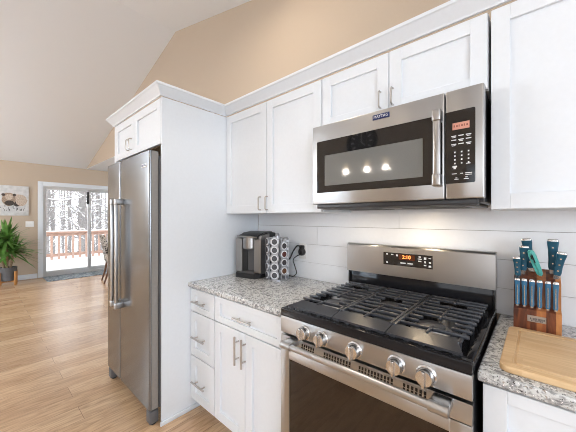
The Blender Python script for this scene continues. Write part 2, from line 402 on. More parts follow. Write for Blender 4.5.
def dup(root, label=None):
    r = root.copy(); C.objects.link(r)
    if root.name in LOCAL: LOCAL.add(r.name)
    if label: r['label'] = label
    for ch in list(root.children):
        c = ch.copy(); C.objects.link(c); c.parent = r
        for g in list(ch.children):
            d = g.copy(); C.objects.link(d); d.parent = c
    return r
def text_mesh(txt, size, mat, name, parent, origin, right, up, thick=0.0006, align='CENTER', sx=1.0, bold=0.0):
    cu = bpy.data.curves.new(name, 'FONT'); cu.body = txt; cu.size = size; cu.align_x = align; cu.align_y = 'CENTER'; cu.extrude = thick; cu.offset = bold
    tmp = bpy.data.objects.new(name + '_tmp', cu); C.objects.link(tmp)
    dg = bpy.context.evaluated_depsgraph_get(); me = bpy.data.meshes.new_from_object(tmp.evaluated_get(dg))
    bpy.data.objects.remove(tmp)
    R = Vector(right).normalized(); U = Vector(up).normalized(); Nn = R.cross(U); off = Vector(origin) - root_loc(parent)
    for v in me.vertices: v.co = off + R * v.co.x * sx + U * v.co.y + Nn * v.co.z
    me.materials.clear(); me.materials.append(M[mat])
    o = bpy.data.objects.new(name, me); C.objects.link(o); o.parent = parent
    return o

# ================================================================== SETTING
XF, XR, YO, YK, YG, YN = -8.40, 2.20, -3.20, 1.645, 1.81, 4.60
XE = -2.76                      # left end of the kitchen wall
CAMZ = 1.352
struct(MB().box(XF - 0.02, XR + 0.1, YO - 0.1, YN + 0.1, -0.05, 0.0), 'floor', 'floor')
NZ = 2.575                      # lower flat ceiling of the dining nook
# sloping ceilings (two slabs) + nook ceiling
t = 0.08
mb = MB()
mb.prism([(XF - 0.1, ceil_z(XF - 0.1)), (RIDGE_X, RIDGE_Z), (RIDGE_X, RIDGE_Z + t), (XF - 0.1, ceil_z(XF - 0.1) + t)], 'y', YO - 0.1, YG + 0.1)
mb.prism([(RIDGE_X, RIDGE_Z), (XR + 0.1, ceil_z(XR + 0.1)), (XR + 0.1, ceil_z(XR + 0.1) + t), (RIDGE_X, RIDGE_Z + t)], 'y', YO - 0.1, YG + 0.1)
mb.box(XF - 0.1, XE + 0.1, YG + 0.0005, YN + 0.1, NZ - 0.004, NZ)
struct(mb, 'ceiling', 'ceil', smooth=0)
# kitchen wall: lower furred-out wall, gable above
mb = MB()
mb.box(XE, XR + 0.1, YK + 0.014, YG + 0.1, 0, 2.34)
mb.prism([(XF, NZ), (XE, NZ), (XE, 2.33), (XR, 2.33), (XR, ceil_z(XR) + 0.02), (RIDGE_X, RIDGE_Z + 0.02), (XF, ceil_z(XF) + 0.02)], 'y', YG, YG + 0.1)
struct(mb, 'wall_kitchen', 'tan', smooth=0)
# far wall with slider opening
DY0, DY1, DZ1 = 1.00, 2.86, 2.09
mb = MB()
mb.box(XF - 0.12, XF, YO - 0.1, DY0, 0, NZ + 0.03); mb.box(XF - 0.12, XF, DY1, YN + 0.1, 0, NZ + 0.03); mb.box(XF - 0.12, XF, DY0, DY1, DZ1, NZ + 0.03)
struct(mb, 'wall_far', 'tan', smooth=0)
# opposite wall with two windows, right wall with one, nook walls
def wall_open(name, axis, pos, th, a0, a1, top, holes):
    mb = MB(); cuts = sorted(holes); edge = a0
    def seg(p, q, z0, z1f):
        pts = [p] + [r for r in ((RIDGE_X,) if axis == 'y' else ()) if p < r < q] + [q]
        for i in range(len(pts) - 1):
            u0, u1 = pts[i], pts[i + 1]
            poly = [(u0, z0), (u1, z0), (u1, z1f(u1)), (u0, z1f(u0))]
            mb.prism(poly, 'y' if axis == 'y' else 'x', pos, pos + th)
    for (h0, h1, zb, zt) in cuts:
        seg(edge, h0, 0, top); seg(h0, h1, 0, lambda u: zb); seg(h0, h1, zt, top); edge = h1
    seg(edge, a1, 0, top)
    return struct(mb, name, 'tan', smooth=0)
wall_open('wall_opposite', 'y', YO, -0.1, XF, XR, lambda u: ceil_z(u) + 0.03, [(-6.3, -4.1, 0.8, 2.2), (-0.85, 1.55, 0.9, 2.2)])
wall_open('wall_right', 'x', XR, 0.1, YO - 0.1, YG + 0.1, lambda u: ceil_z(XR) + 0.03, [(-2.3, 0.3, 0.9, 2.2)])
wall_open('wall_nook', 'x', XE, 0.1, YG + 0.1, YN, lambda u: NZ + 0.03, [])
mbn = MB(); mbn.box(XF, -6.3, YN, YN + 0.1, 0, NZ + .03); mbn.box(-4.1, XE + .1, YN, YN + 0.1, 0, NZ + .03); mbn.box(-6.3, -4.1, YN, YN + 0.1, 0, .75); mbn.box(-6.3, -4.1, YN, YN + .1, 2.15, NZ + .03)
struct(mbn, 'wall_nook_end', 'tan', smooth=0)
def window(n, axis, pos, a0, a1, z0, z1, th=0.1):
    mb = MB(); f = 0.055
    def bx(u0, u1, v0, v1):
        if axis == 'y': mb.box(u0, u1, pos - 0.02, pos + th + 0.02, v0, v1)
        else: mb.box(pos - 0.02, pos + th + 0.02, u0, u1, v0, v1)
    bx(a0 - 0.06, a0 + f, z0 - 0.06, z1 + 0.06); bx(a1 - f, a1 + 0.06, z0 - 0.06, z1 + 0.06); bx(a0 + f, a1 - f, z1 - f, z1 + 0.06); bx(a0 + f, a1 - f, z0 - 0.06, z0 + f)
    bx((a0 + a1) / 2 - 0.03, (a0 + a1) / 2 + 0.03, z0 + f, z1 - f)
    fr = struct(mb, 'window_%d' % n, 'trimw', smooth=0)
    g = MB()
    if axis == 'y': g.box(a0 + f, a1 - f, pos + th * 0.5, pos + th * 0.5 + 0.006, z0 + f, z1 - f)
    else: g.box(pos + th * 0.5, pos + th * 0.5 + 0.006, a0 + f, a1 - f, z0 + f, z1 - f)
    g.build('window_glass', 'glass', fr, 0)
window(1, 'y', YO - 0.1, -0.85, 1.55, 0.9, 2.2); window(2, 'y', YO - 0.1, -6.3, -4.1, 0.8, 2.2)
window(3, 'x', XR, -2.3, 0.3, 0.9, 2.2); window(4, 'y', YN, -6.3, -4.1, 0.75, 2.15)  # nook window is unseen, added to light the nook

# shiplap backsplash: real boards with gaps (part of the wall finish)
mb = MB(); mb.use('gapd').box(-1.826, XR, YK + 0.006, YK + 0.014, 0.90, 2.3)
mb.use('ship')
edges = [0.90, 1.022, 1.157, 1.291, 1.425, 1.56]
joints = [[0.62], [-1.55, 0.05], [-1.19, 0.9], [-0.35, 0.66], [-0.922, -0.133], [0.4]]
for i in range(5):
    xs = [-1.826] + joints[i] + [XR - 0.001]
    if i == 3: xs = [-1.826, -0.60, 0.66, XR - 0.001]
    for a, b in zip(xs[:-1], xs[1:]):
        mb.box(a + 0.0007, b - 0.0007, YK, YK + 0.0075, edges[i] + 0.0012, edges[i + 1] - 0.0012)
struct(mb, 'trim_2', None, smooth=0)
# baseboards
mb = MB(); mb.box(XF, XF + 0.016, YO, DY0 - 0.1, 0, 0.105, 0.003); struct(mb, 'baseboard_far', 'trimw')
# slider casing
mb = MB(); cw = 0.092
mb.box(XF - 0.005, XF + 0.022, DY0 - cw, DY0, 0, DZ1 + cw, 0.004); mb.box(XF - 0.005, XF + 0.022, DY1, DY1 + cw, 0, DZ1 + cw, 0.004); mb.box(XF - 0.005, XF + 0.024, DY0, DY1, DZ1, DZ1 + cw, 0.004)
struct(mb, 'trim_3', 'trimw')
# sliding door: frame, two panels, glass, handle
door = bpy.data.objects.new('door_1', None); C.objects.link(door); door.location = (XF, (DY0 + DY1) / 2, 0); door['kind'] = 'structure'
mb = MB(); fx0, fx1 = XF - 0.11, XF + 0.004
mb.box(fx0, fx1, DY0, DY0 + 0.03, 0, DZ1); mb.box(fx0, fx1, DY1 - 0.03, DY1, 0, DZ1); mb.box(fx0, fx1, DY0 + 0.03, DY1 - 0.03, DZ1 - 0.035, DZ1); mb.box(fx0, fx1, DY0 + 0.03, DY1 - 0.03, 0, 0.045)
mb.build('door_frame', 'upvc', door, 0)
def panel(y0, y1, x0, x1, st):
    mb = MB(); z0, z1 = 0.045, DZ1 - 0.035
    mb.box(x0, x1, y0, y0 + st, z0, z1, 0.004); mb.box(x0, x1, y1 - st, y1, z0, z1, 0.004)
    mb.box(x0, x1, y0 + st, y1 - st, z1 - 0.052, z1, 0.004); mb.box(x0, x1, y0 + st, y1 - st, z0, z0 + 0.075, 0.004)
    p = mb.build('sliding_panel', 'upvc', door)
    MB().box((x0 + x1) / 2 - 0.006, (x0 + x1) / 2 + 0.006, y0 + st, y1 - st, z0 + 0.075, z1 - 0.052).build('glass_pane', 'glass', p, 0)
    return p
p1 = panel(DY0 + 0.012, 1.92, XF - 0.05, XF - 0.005, 0.045)
panel(1.86, DY1 - 0.012, XF - 0.105, XF - 0.06, 0.055)
mb = MB(); mb.use('upvc').box(XF - 0.006, XF + 0.02, 1.885, 1.903, 0.92, 1.12, 0.004); mb.use('blackp').box(XF - .004, XF + .003, 1.826, 1.872, 1.70, 2.0, 0.001)
mb.build('door_handle', None, p1)

# ================================================================== OUTSIDE
struct(MB().box(-11.9, XF - 0.12, -4.5, 8.5, -0.25, 0.12).use('snow'), 'terrace_ground', 'snow')
struct(MB().box(-60, -12.4, -30, 45, -2.2, -1.6), 'snow_ground', 'snow')
rail = thing('deck_railing', (-11.6, 2.0, 0.0), 'cedar deck railing with square balusters beyond the glass sliding door', 'railing')
RX = -10.35
rail.location = (RX, 2.0, 0.0)
mb = MB(); mb.box(RX - 0.07, RX + 0.07, -3.5, 7.5, 0.915, 0.955, 0.004); mb.box(RX - 0.02, RX + 0.02, -3.5, 7.5, 0.83, 0.915)
mb.build('top_rail', 'cedar', rail)
MB().box(RX - 0.02, RX + 0.02, -3.5, 7.5, 0.235, 0.325).build('bottom_rail', 'cedar', rail)
y = -0.9; k = 0
while y < 5.6:
    MB().box(RX + 0.02, RX + 0.056, y - 0.028, y + 0.028, 0.16, 0.90).build('baluster', 'cedar', rail, 0); y += 0.165
for yy in (-1.2, 0.55, 2.9, 5.0):
    MB().box(RX - 0.16, RX - 0.07, yy - 0.045, yy + 0.045, -0.05, 0.93).build('post', 'cedar', rail, 0)
MB().box(RX - 0.06, RX + 0.06, -3.5, 7.5, 0.955, 0.985, 0.012).build('snow_cap', 'snow', rail)

def make_tree(seed, H, lean):
    R = random.Random(seed); tr = MB(); sn = MB()
    n = 7; pts = [(lean * (i / n) ** 1.4 * H + R.uniform(-.05, .05), R.uniform(-.06, .06), H * i / n) for i in range(n + 1)]
    r0 = R.uniform(0.07, 0.13)
    tr.tube(pts, [r0 * (1 - 0.7 * i / n) for i in range(n + 1)], 7)
    for b in range(34):
        tt = R.uniform(0.12, 0.97); i = min(int(tt * n), n - 1); f = tt * n - i
        p = Vector(pts[i]).lerp(Vector(pts[i + 1]), f)
        a = R.uniform(0, 2 * PI); ln = R.uniform(0.5, 1.15) * (1.15 - tt * 0.6); el = R.uniform(0.0, 1.1)
        d = Vector((math.cos(a) * math.cos(el), math.sin(a) * math.cos(el), math.sin(el)))
        q = [p, p + d * ln * 0.5 + Vector((0, 0, R.uniform(-.12, .12))), p + d * ln + Vector((0, 0, R.uniform(-.3, .2)))]
        tr.tube(q, [0.026, 0.016, 0.006], 5)
        if b % 3 == 0: sn.tube([v + Vector((0, 0, 0.028)) for v in q], [0.018, 0.018, 0.008], 5)
        for t2 in range(3):
            s0 = q[1].lerp(q[2], R.uniform(0, 1)); d2 = Vector((d.x + R.uniform(-.8, .8), d.y + R.uniform(-.8, .8), d.z + R.uniform(-.5, .5))).normalized()
            e2 = s0 + d2 * R.uniform(0.2, 0.5)
            tr.tube([s0, e2], [0.012, 0.004], 4)
            if (b + t2) % 3 == 0: sn.tube([s0 + Vector((0, 0, .016)), e2 + Vector((0, 0, .014))], [0.010, 0.005], 4)
    return tr, sn
tree_lab = ['slender bare snowy tree in the woods beyond the deck', 'leaning bare snowy tree in the woods beyond the deck', 'tall straight bare tree with snowy boughs beyond the deck', 'short thin snow covered sapling beyond the deck railing']
protos = []
for i, (H, ln) in enumerate(((8.5, 0.02), (8.0, 0.07), (10.0, 0.0), (5.5, -0.06))):
    root = thing('bare_tree', (0, 0, -1.6), tree_lab[i], 'tree', 'snowy trees beyond the deck, kind %s' % ('slender', 'leaning', 'tall', 'sapling')[i], local=True)
    a, b = make_tree(11 + i, H, ln); a.build('trunk', 'bark', root, 60); b.build('snow_cover', 'snow', root, 60)['kind'] = 'stuff'
    protos.append(root)
rt = random.Random(5); k = 0; used = [False] * 4
spots = []
while len(spots) < 64:
    x = -13.6 - 28 * rt.random() ** 1.2; 
    yl = 0.09 * -x - 0.8; yh = 0.33 * -x + 1.6
    y = rt.uniform(yl, yh)
    if all((x - a) ** 2 + (y - b) ** 2 > 2.0 for a, b in spots): spots.append((x, y))
for x, y in spots:
    j = rt.randrange(4); o = protos[j] if not used[j] else dup(protos[j]); used[j] = True
    o.location = (x, y, -1.6); o.rotation_euler = (0, 0, rt.uniform(0, 6.28)); s_ = rt.uniform(0.8, 1.2); o.scale = (s_, s_, s_)

# ================================================================== CABINETS
def shaker(mb, x0, x1, z0, z1, yf, th=0.019, st=0.057, rec=0.012, gap=0.002):
    """front face at y=yf, facing -y"""
    x0 += gap; x1 -= gap; z0 += gap; z1 -= gap
    st = min(st, (x1 - x0) * 0.3, (z1 - z0) * 0.27) if (z1 - z0) < 0.2 else min(st, (x1 - x0) * 0.3)
    stx = min(0.057, (x1 - x0) * 0.3); stz = min(0.057, (z1 - z0) * 0.24)
    b = 0.0012
    mb.box(x0, x0 + stx, yf, yf + th, z0, z1, b, 1); mb.box(x1 - stx, x1, yf, yf + th, z0, z1, b, 1)
    mb.box(x0 + stx, x1 - stx, yf, yf + th, z1 - stz, z1, b, 1); mb.box(x0 + stx, x1 - stx, yf, yf + th, z0, z0 + stz, b, 1)
    mb.box(x0 + stx, x1 - stx, yf + rec, yf + th, z0 + stz, z1 - stz)
def bail_pull(x, z0, z1, yf, parent):
    """squared bow pull, vertical"""
    r = 0.004; so = 0.024
    pts = [(x, yf, z0), (x, yf - so + 0.006, z0), (x, yf - so, z0 + 0.006), (x, yf - so, z1 - 0.006), (x, yf - so + 0.006, z1), (x, yf, z1)]
    MB().tube(pts, r, 8).build('handle', 'nickel', parent)
def bar_pull(p0, p1, yf, parent):
    """T-bar pull from p0 to p1 given as (x, z)"""
    mb = MB(); so = 0.03
    a = Vector((p0[0], yf - so, p0[1])); b = Vector((p1[0], yf - so, p1[1]))
    mb.cyl(a, b, 0.0062, 12)
    for f in (0.2, 0.8):
        c = a.lerp(b, f); mb.cyl(c, (c.x, yf, c.z), 0.0048, 10)
    mb.build('handle', 'nickel', parent)
YU, ZU0, ZU1 = 1.306, 1.384, 2.148
def upper(x0, x1, z0, doors, label, pulls, right_panel=True, open_side=None):
    root = thing('wall_cabinet', ((x0 + x1) / 2, YK, z0), label, 'cabinet')
    MB().box(x0, x1, YU + 0.021, YK - 0.001, z0, 2.145, 0.001, 1).build('carcass', 'white', root)
    for i, (a, b) in enumerate(doors):
        mb = MB(); shaker(mb, a, b, z0, 2.143, YU); d = mb.build('door', 'white', root)
        if pulls[i] is not None: bail_pull(pulls[i][0], pulls[i][1], pulls[i][2], YU, d)
    return root
upper(-1.824, -0.916, ZU0, [(-1.824, -1.37), (-1.37, -0.916)], 'white two-door shaker wall cabinet over the coffee maker', [(-1.425, 1.408, 1.497), (-1.357, 1.408, 1.497)])
upper(-0.913, -0.142, 1.848, [(-0.913, -0.528), (-0.528, -0.142)], 'short white two-door shaker wall cabinet above the microwave', [(-0.568, 1.884, 1.962), (-0.508, 1.884, 1.962)])
upper(-0.135, 0.475, ZU0, [(-0.135, 0.475)], 'white shaker wall cabinet over the knife block and cutting board', [(0.42, 1.42, 1.51)])
# fridge enclosure
fp = MB().box(-1.838, -1.826, 0.801, YK - 0.001, 0, 2.145, 0.001, 1).build('end_panel', 'white')
tag(fp, 'tall white panel standing between the refrigerator and the drawers', 'panel')
fp.name = 'refrigerator_surround'
root = thing('wall_cabinet', (-2.29, YK, 1.832), 'white two-door shaker cabinet above the refrigerator', 'cabinet')
mb = MB(); mb.use('white').box(-2.735, -1.8385, 0.821, YK - 0.001, 1.845, 2.145); mb.use('rawwood').box(-2.72, -1.8392, 0.825, YK - 0.002, 1.838, 1.8455)
mb.build('carcass', None, root, 0)
for a, b, hx in ((-2.733, -2.30, -2.405), (-2.30, -1.839, -2.343)):
    mb = MB(); shaker(mb, a, b, 1.838, 2.143, 0.80); d = mb.build('door', 'white', root); bail_pull(hx, 1.885, 1.966, 0.80, d)
MB().box(-2.756, -2.737, 0.801, YK - 0.001, 0, 2.145, 0.001, 1).build('side_panel', 'white', root)
# small shoe moulding at the panel foot
struct(MB().box(-1.8255, -1.812, 0.79, 1.078, 0, 0.028, 0.004), 'baseboard_panel', 'trimw')
# crown moulding swept round the cabinets
prof = [(0.0, 2.1485), (0.010, 2.1485), (0.012, 2.156), (0.045, 2.198), (0.052, 2.202), (0.052, 2.216), (0.0, 2.216)]
path = [(-2.756, YK - 0.002), (-2.756, 0.80), (-1.826, 0.80), (-1.826, YU), (1.3, YU)]
mb = MB(); rings = []
for i, p in enumerate(path):
    def nrm(a, b):
        d = Vector((b[0] - a[0], b[1] - a[1])).normalized(); return Vector((d.y, -d.x))
    ns = []
    if i > 0: ns.append(nrm(path[i - 1], p))
    if i < len(path) - 1: ns.append(nrm(p, path[i + 1]))
    if len(ns) == 2: m_ = (ns[0] + ns[1]) / (1 + ns[0].dot(ns[1]))
    else: m_ = ns[0]
    if i == 0: m_ = ns[0]
    rings.append([(p[0] - m_.x * d * -1 if False else p[0] + m_.x * d, p[1] + m_.y * d, z) for d, z in prof])
mb.loft(rings)
struct(mb, 'trim_1', 'trimw', smooth=20)

YB = 1.004
def base_box(root, x0, x1):
    mb = MB(); mb.box(x0, x1, YB + 0.021, YK - 0.001, 0.105, 0.8715, 0.001, 1); mb.box(x0, x1, 1.08, YK - 0.001, 0, 0.105)
    return mb.build('carcass', 'white', root)
XS = -1.528
root = thing('base_cabinet', (-1.68, YB, 0), 'narrow white three-drawer base cabinet beside the tall panel', 'cabinet')
base_box(root, -1.8245, XS - 0.001)
for z0, z1, hz in ((0.703, 0.862, 0.775), (0.396, 0.700, 0.533), (0.088, 0.393, 0.226)):
    mb = MB(); shaker(mb, -1.822, XS - 0.001, z0, z1, YB); d = mb.build('drawer', 'white', root)
    bar_pull((-1.762, hz + 0.005), (-1.612, hz + 0.005), YB, d)
root = thing('base_cabinet', (-1.22, YB, 0), 'wide white base cabinet with a drawer above two doors, left of the range', 'cabinet')
root['label'] = 'wide white base cabinet with one drawer above two doors, beside the range'
base_box(root, XS + 0.001, -0.917)
mb = MB(); shaker(mb, XS, -0.917, 0.703, 0.862, YB); d = mb.build('drawer', 'white', root); bar_pull((-1.305, 0.776), (-1.148, 0.776), YB, d)
for a, b, hx in ((XS, -1.226, -1.283), (-1.226, -0.917, -1.222)):
    mb = MB(); shaker(mb, a, b, 0.088, 0.700, YB); d = mb.build('door', 'white', root); bar_pull((hx, 0.515), (hx, 0.676), YB, d)
root = thing('base_cabinet', (0.35, YB, 0), 'white base cabinet under the cutting board and knife block', 'cabinet')
base_box(root, -0.124, 0.78)
mb = MB(); shaker(mb, -0.124, 0.78, 0.703, 0.862, YB); d = mb.build('drawer', 'white', root); bar_pull((0.25, 0.776), (0.41, 0.776), YB, d)
for a, b, hx in ((-0.124, 0.328, 0.29), (0.328, 0.78, 0.37)):
    mb = MB(); shaker(mb, a, b, 0.088, 0.700, YB); d = mb.build('door', 'white', root); bar_pull((hx, 0.515), (hx, 0.676), YB, d)
# granite
o = MB().box(-1.8255, -0.904, 0.984, YK - 0.0005, 0.872, 0.904, 0.006, 3).build('granite_worktop', 'granite')
tag(o, 'grey speckled granite worktop carrying the coffee maker', 'worktop')
o = MB().box(-0.1335, 0.80, 0.984, YK - 0.0005, 0.872, 0.904, 0.006, 3).build('granite_worktop', 'granite')
tag(o, 'grey speckled granite worktop carrying the cutting board and knife block', 'worktop')

# ================================================================== REFRIGERATOR
FX0, FX1, FXS, FY = -2.722, -1.859, -2.408, 0.738
fr = thing('refrigerator', ((FX0 + FX1) / 2, 1.1, 0), 'stainless side-by-side refrigerator under the white cabinet', 'refrigerator')
MB().box(FX0 + 0.004, FX1 - 0.004, 0.80, YK - 0.03, 0.10, 1.742, 0.004).build('body', 'fside', fr)
def fdoor(x0, x1):
    r = 0.012; e = 0.795
    poly = [(x0, e)]
    for k in range(7):
        a = PI + k / 6 * PI / 2; poly.append((x0 + r + r * math.cos(a), FY + r + r * math.sin(a)))
    n = 8
    for k in range(7):
        a = 1.5 * PI + k / 6 * PI / 2; poly.append((x1 - r + r * math.cos(a), FY + r + r * math.sin(a)))
    poly.append((x1, e))
    mb = MB(); mb.prism(poly, 'z', 0.105, 1.79)
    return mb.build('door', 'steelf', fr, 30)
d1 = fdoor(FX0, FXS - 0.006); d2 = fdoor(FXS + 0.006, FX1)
for d, a_, b_ in ((d1, FXS - 0.0065, FXS - 0.0045), (d2, FX1 - 0.0005, FX1 + 0.0012)):
    MB().box(a_, b_, FY + 0.013, 0.794, 0.107, 1.788).build('door_edge', 'dedge', d, 0)
for d, hx in ((d1, -2.448), (d2, -2.352)):
    mb = MB(); hy = 0.693
    mb.box(hx - 0.013, hx + 0.013, hy - 0.011, hy + 0.011, 0.715, 1.455, 0.006, 3)
    for z0, z1 in ((0.672, 0.715), (1.455, 1.495)):
        mb.box(hx - 0.015, hx + 0.015, hy - 0.014, FY + 0.002, z0, z1, 0.004, 2)
    mb.build('handle', 'steel', d)
MB().box(FX0 + 0.01, FX1 - 0.01, 0.86, 0.88, 0.03, 0.10).build('kick_grille', 'blackp', fr)
for hx0, hx1 in ((FX0 + 0.01, FX0 + 0.12), (FX1 - 0.12, FX1 - 0.01)):
    mb = MB(); mb.box(hx0, hx1, 0.80, 0.92, 1.743, 1.762, 0.005); mb.cyl((hx1 - .03, .812, 1.762), (hx1 - .03, .812, 1.772), 0.010, 12); mb.build('hinge_cover', 'greyp', fr)
for cx in (FX0 + 0.045, FX1 - 0.035):
    mb = MB(); mb.use('greyp').box(cx - 0.03, cx + 0.03, 0.742, 0.80, 0.012, 0.092, 0.006); mb.use('blackp').cyl((cx - 0.022, 0.77, 0.024), (cx + 0.022, 0.77, 0.024), 0.024, 18)
    mb.build('roller_foot', None, fr)
bad = MB().box(-1.985, -1.905, FY - 0.002, FY + 0.001, 1.688, 1.712, 0.002, 1).build('badge', 'steelp', d2)
text_mesh('MAYTAG', 0.021, 'navy', 'lettering', d2, (-1.945, FY - 0.0022, 1.70), (1, 0, 0), (0, 0, 1), 0.0005, sx=0.85)

# ================================================================== MICROWAVE
X0, X1, YM, MZ0, MZ1 = -0.905, -0.143, 1.208, 1.424, 1.838
mw = thing('microwave', ((X0 + X1) / 2, 1.45, 1.395), 'stainless over-the-range microwave with black keypad, under the short cabinet', 'microwave')
MB().box(X0 + 0.004, X1 - 0.006, YM + 0.045, YK - 0.012, 1.412, 1.838, 0.003).build('housing', 'blackp', mw)
mb = MB(); mb.use('greyp').box(X0 + 0.03, X1 - 0.03, YM + 0.05, YK - 0.05, 1.398, 1.412, 0.003)
mb.use('blackp').box(X0 + 0.02, X1 - 0.02, YM + 0.012, YM + 0.05, 1.402, 1.424, 0.003)
mb.use('vent').box(X0 + 0.08, X0 + 0.33, 1.33, 1.5, 1.3965, 1.3985); mb.box(X1 - 0.33, X1 - 0.08, 1.33, 1.5, 1.3965, 1.3985); mb.build('vent_base', None, mw)
SPL = -0.268
def rframe(mb, x0, x1, z0, z1, ix0, ix1, iz0, iz1, y0, y1, bev=0.004):
    mb.box(x0, ix0, y0, y1, z0, z1, bev, 2); mb.box(ix1, x1, y0, y1, z0, z1, bev, 2)
    mb.box(ix0 - 0.002, ix1 + 0.002, y0, y1, iz1, z1, bev, 2); mb.box(ix0 - 0.002, ix1 + 0.002, y0, y1, z0, iz0, bev, 2)
dr = MB().box(X0, SPL - 0.0015, YM, YM + 0.044, MZ0, MZ1, 0.005, 3).build('door', 'steel', mw)
g = MB().box(-0.876, -0.277, YM - 0.0015, YM + 0.004, 1.484, 1.754, 0.001, 1).build('black_glass', 'bglass', dr)
MB().box(-0.826, -0.348, YM - 0.0022, YM + 0.002, 1.519, 1.676, 0.0006, 1).build('mesh_window', 'mesh', dr)
mb = MB(); hx = -0.289; hy = YM - 0.032
mb.use('steel').box(hx - 0.0135, hx + 0.0135, hy - 0.010, hy + 0.008, 1.50, 1.745, 0.006, 3)
mb.use('steel')
for z0, z1 in ((1.474, 1.52), (1.722, 1.766)):
    mb.box(hx - 0.0155, hx + 0.0155, hy - 0.016, YM + 0.001, z0, z1, 0.006, 3)
mb.build('handle', None, dr)
cp = MB().box(SPL + 0.0015, X1, YM, YM + 0.044, MZ0, MZ1, 0.005, 3).build('control_panel', 'steel', mw)
def rounded_plate(mb, x0, x1, z0, z1, y0, y1, r):
    poly = []
    for cx, cz, a0 in ((x1 - r, z1 - r, 0), (x0 + r, z1 - r, 90), (x0 + r, z0 + r, 180), (x1 - r, z0 + r, 270)):
        for k in range(5):
            a = math.radians(a0 + k * 22.5); poly.append((cx + r * math.cos(a), cz + r * math.sin(a)))
    mb.prism(poly, 'y', y0, y1); return mb
MB_ = MB(); rounded_plate(MB_, -0.2665, -0.169, 1.483, 1.757, YM - 0.0016, YM + 0.003, 0.006); MB_.build('keypad', 'bglass', cp)
MB().box(-0.242, -0.187, YM - 0.0026, YM, 1.685, 1.711, 0.0004, 1).build('display', 'dred', cp)
rd = MB()
for i_, wd_ in enumerate((4, 5, 3, 5, 4, 5)):
    xx = -0.238 + i_ * 0.0082; rd.box(xx, xx + wd_ * 0.0011, YM - 0.0029, YM - 0.0024, 1.6945, 1.7025 - 0.001 * (i_ % 2))
rd.build('display_segments', 'dredd', cp, 0)
km = MB(); y = YM - 0.0019
for r_, z in enumerate((1.660, 1.645, 1.629)):
    for c_, x in enumerate((-0.238, -0.214, -0.190)):
        km.box(x - 0.0085, x + 0.0085, y, y + 0.001, z, z + 0.0035)
        if (r_ + c_) % 2 == 0: km.box(x - 0.006, x + 0.006, y, y + 0.001, z - 0.0045, z - 0.0022)
for z in (1.600, 1.586, 1.572, 1.558):
    for x in (-0.234, -0.212, -0.190): km.box(x - 0.0024, x + 0.0024, y, y + 0.001, z - 0.0028, z + 0.0028)
km.box(-0.242, -0.227, y, y + .001, 1.543, 1.549); km.box(-0.2385, -0.2305, y, y + .001, 1.537, 1.543); km.box(-0.198, -0.184, y, y + .001, 1.553, 1.5555)
for x, z, w_ in ((-0.236, 1.519, 0.008), (-0.212, 1.519, 0.0045), (-0.190, 1.519, 0.011), (-0.190, 1.513, 0.010), (-0.229, 1.498, 0.007), (-0.197, 1.498, 0.008), (-0.197, 1.504, 0.004), (-0.229, 1.503, 0.003)):
    km.box(x - w_, x + w_, y, y + 0.001, z - 0.0013, z + 0.0013)
km.build('key_markings', 'mark', cp, 0)
MB().box(-0.563, -0.485, YM - 0.0025, YM + 0.001, 1.797, 1.820, 0.001, 1).build('badge', 'navy', dr)
text_mesh('MAYTAG', 0.0175, 'mark', 'badge_lettering', dr, (-0.524, YM - 0.0028, 1.8085), (1, 0, 0), (0, 0, 1), 0.0003, sx=0.95)

# ================================================================== GAS RANGE
RX0, RX1, YR = -0.897, -0.140, 0.948
CXR = (RX0 + RX1) / 2
rg = thing('gas_range', (CXR, 1.28, 0), 'stainless freestanding gas range with black cooktop and five knobs', 'stove')
MB().box(RX0 + 0.004, RX1 - 0.003, YR + 0.03, YK - 0.03, 0.03, 0.895, 0.003).build('body', 'blackp', rg)
# cooktop: black enamel tray with raised rim
mb = MB()
mb.box(RX0, RX1, YR, YR + 0.03, 0.897, 0.934, 0.005, 3)
mb.box(RX0, RX0 + 0.022, YR + 0.02, 1.60, 0.897, 0.934, 0.005, 2); mb.box(RX1 - 0.022, RX1, YR + 0.02, 1.60, 0.897, 0.934, 0.005, 2)
mb.prism([(YR + 0.026, 0.897), (YR + 0.026, 0.934), (YR + 0.05, 0.932), (YR + 0.065, 0.925), (1.59, 0.925), (1.59, 0.897)], 'x', RX0 + 0.02, RX1 - 0.02)
mb.build('cooktop', 'enamel', rg, 40)
# chrome line under the cooktop lip + control fascia with five knobs
fas = MB(); fas.box(RX0, RX1, YR + 0.002, YR + 0.03, 0.822, 0.8965, 0.003, 2); fas = fas.build('control_fascia', 'steel', rg)
for kx in (CXR - 0.234, CXR - 0.142, CXR + 0.006, CXR + 0.161, CXR + 0.256):
    kz = 0.856
    kn = MB(); kn.lathe([(0.031, 0), (0.031, 0.006), (0.027, 0.009), (0.0255, 0.011), (0.0255, 0.030), (0.0235, 0.034), (0.0, 0.034)], (kx, YR + 0.002, kz), (0, -1, 0), 32)
    kn.box(kx - 0.0052, kx + 0.0052, YR - 0.043, YR - 0.030, kz - 0.0255, kz + 0.0255, 0.003, 2)
    kn = kn.build('knob', 'steelp', fas)
    MB().lathe([(0.0266, 0.0), (0.0266, 0.003)], (kx, YR - 0.0055, kz), (0, -1, 0), 28).build('knob_ring', 'black', kn)
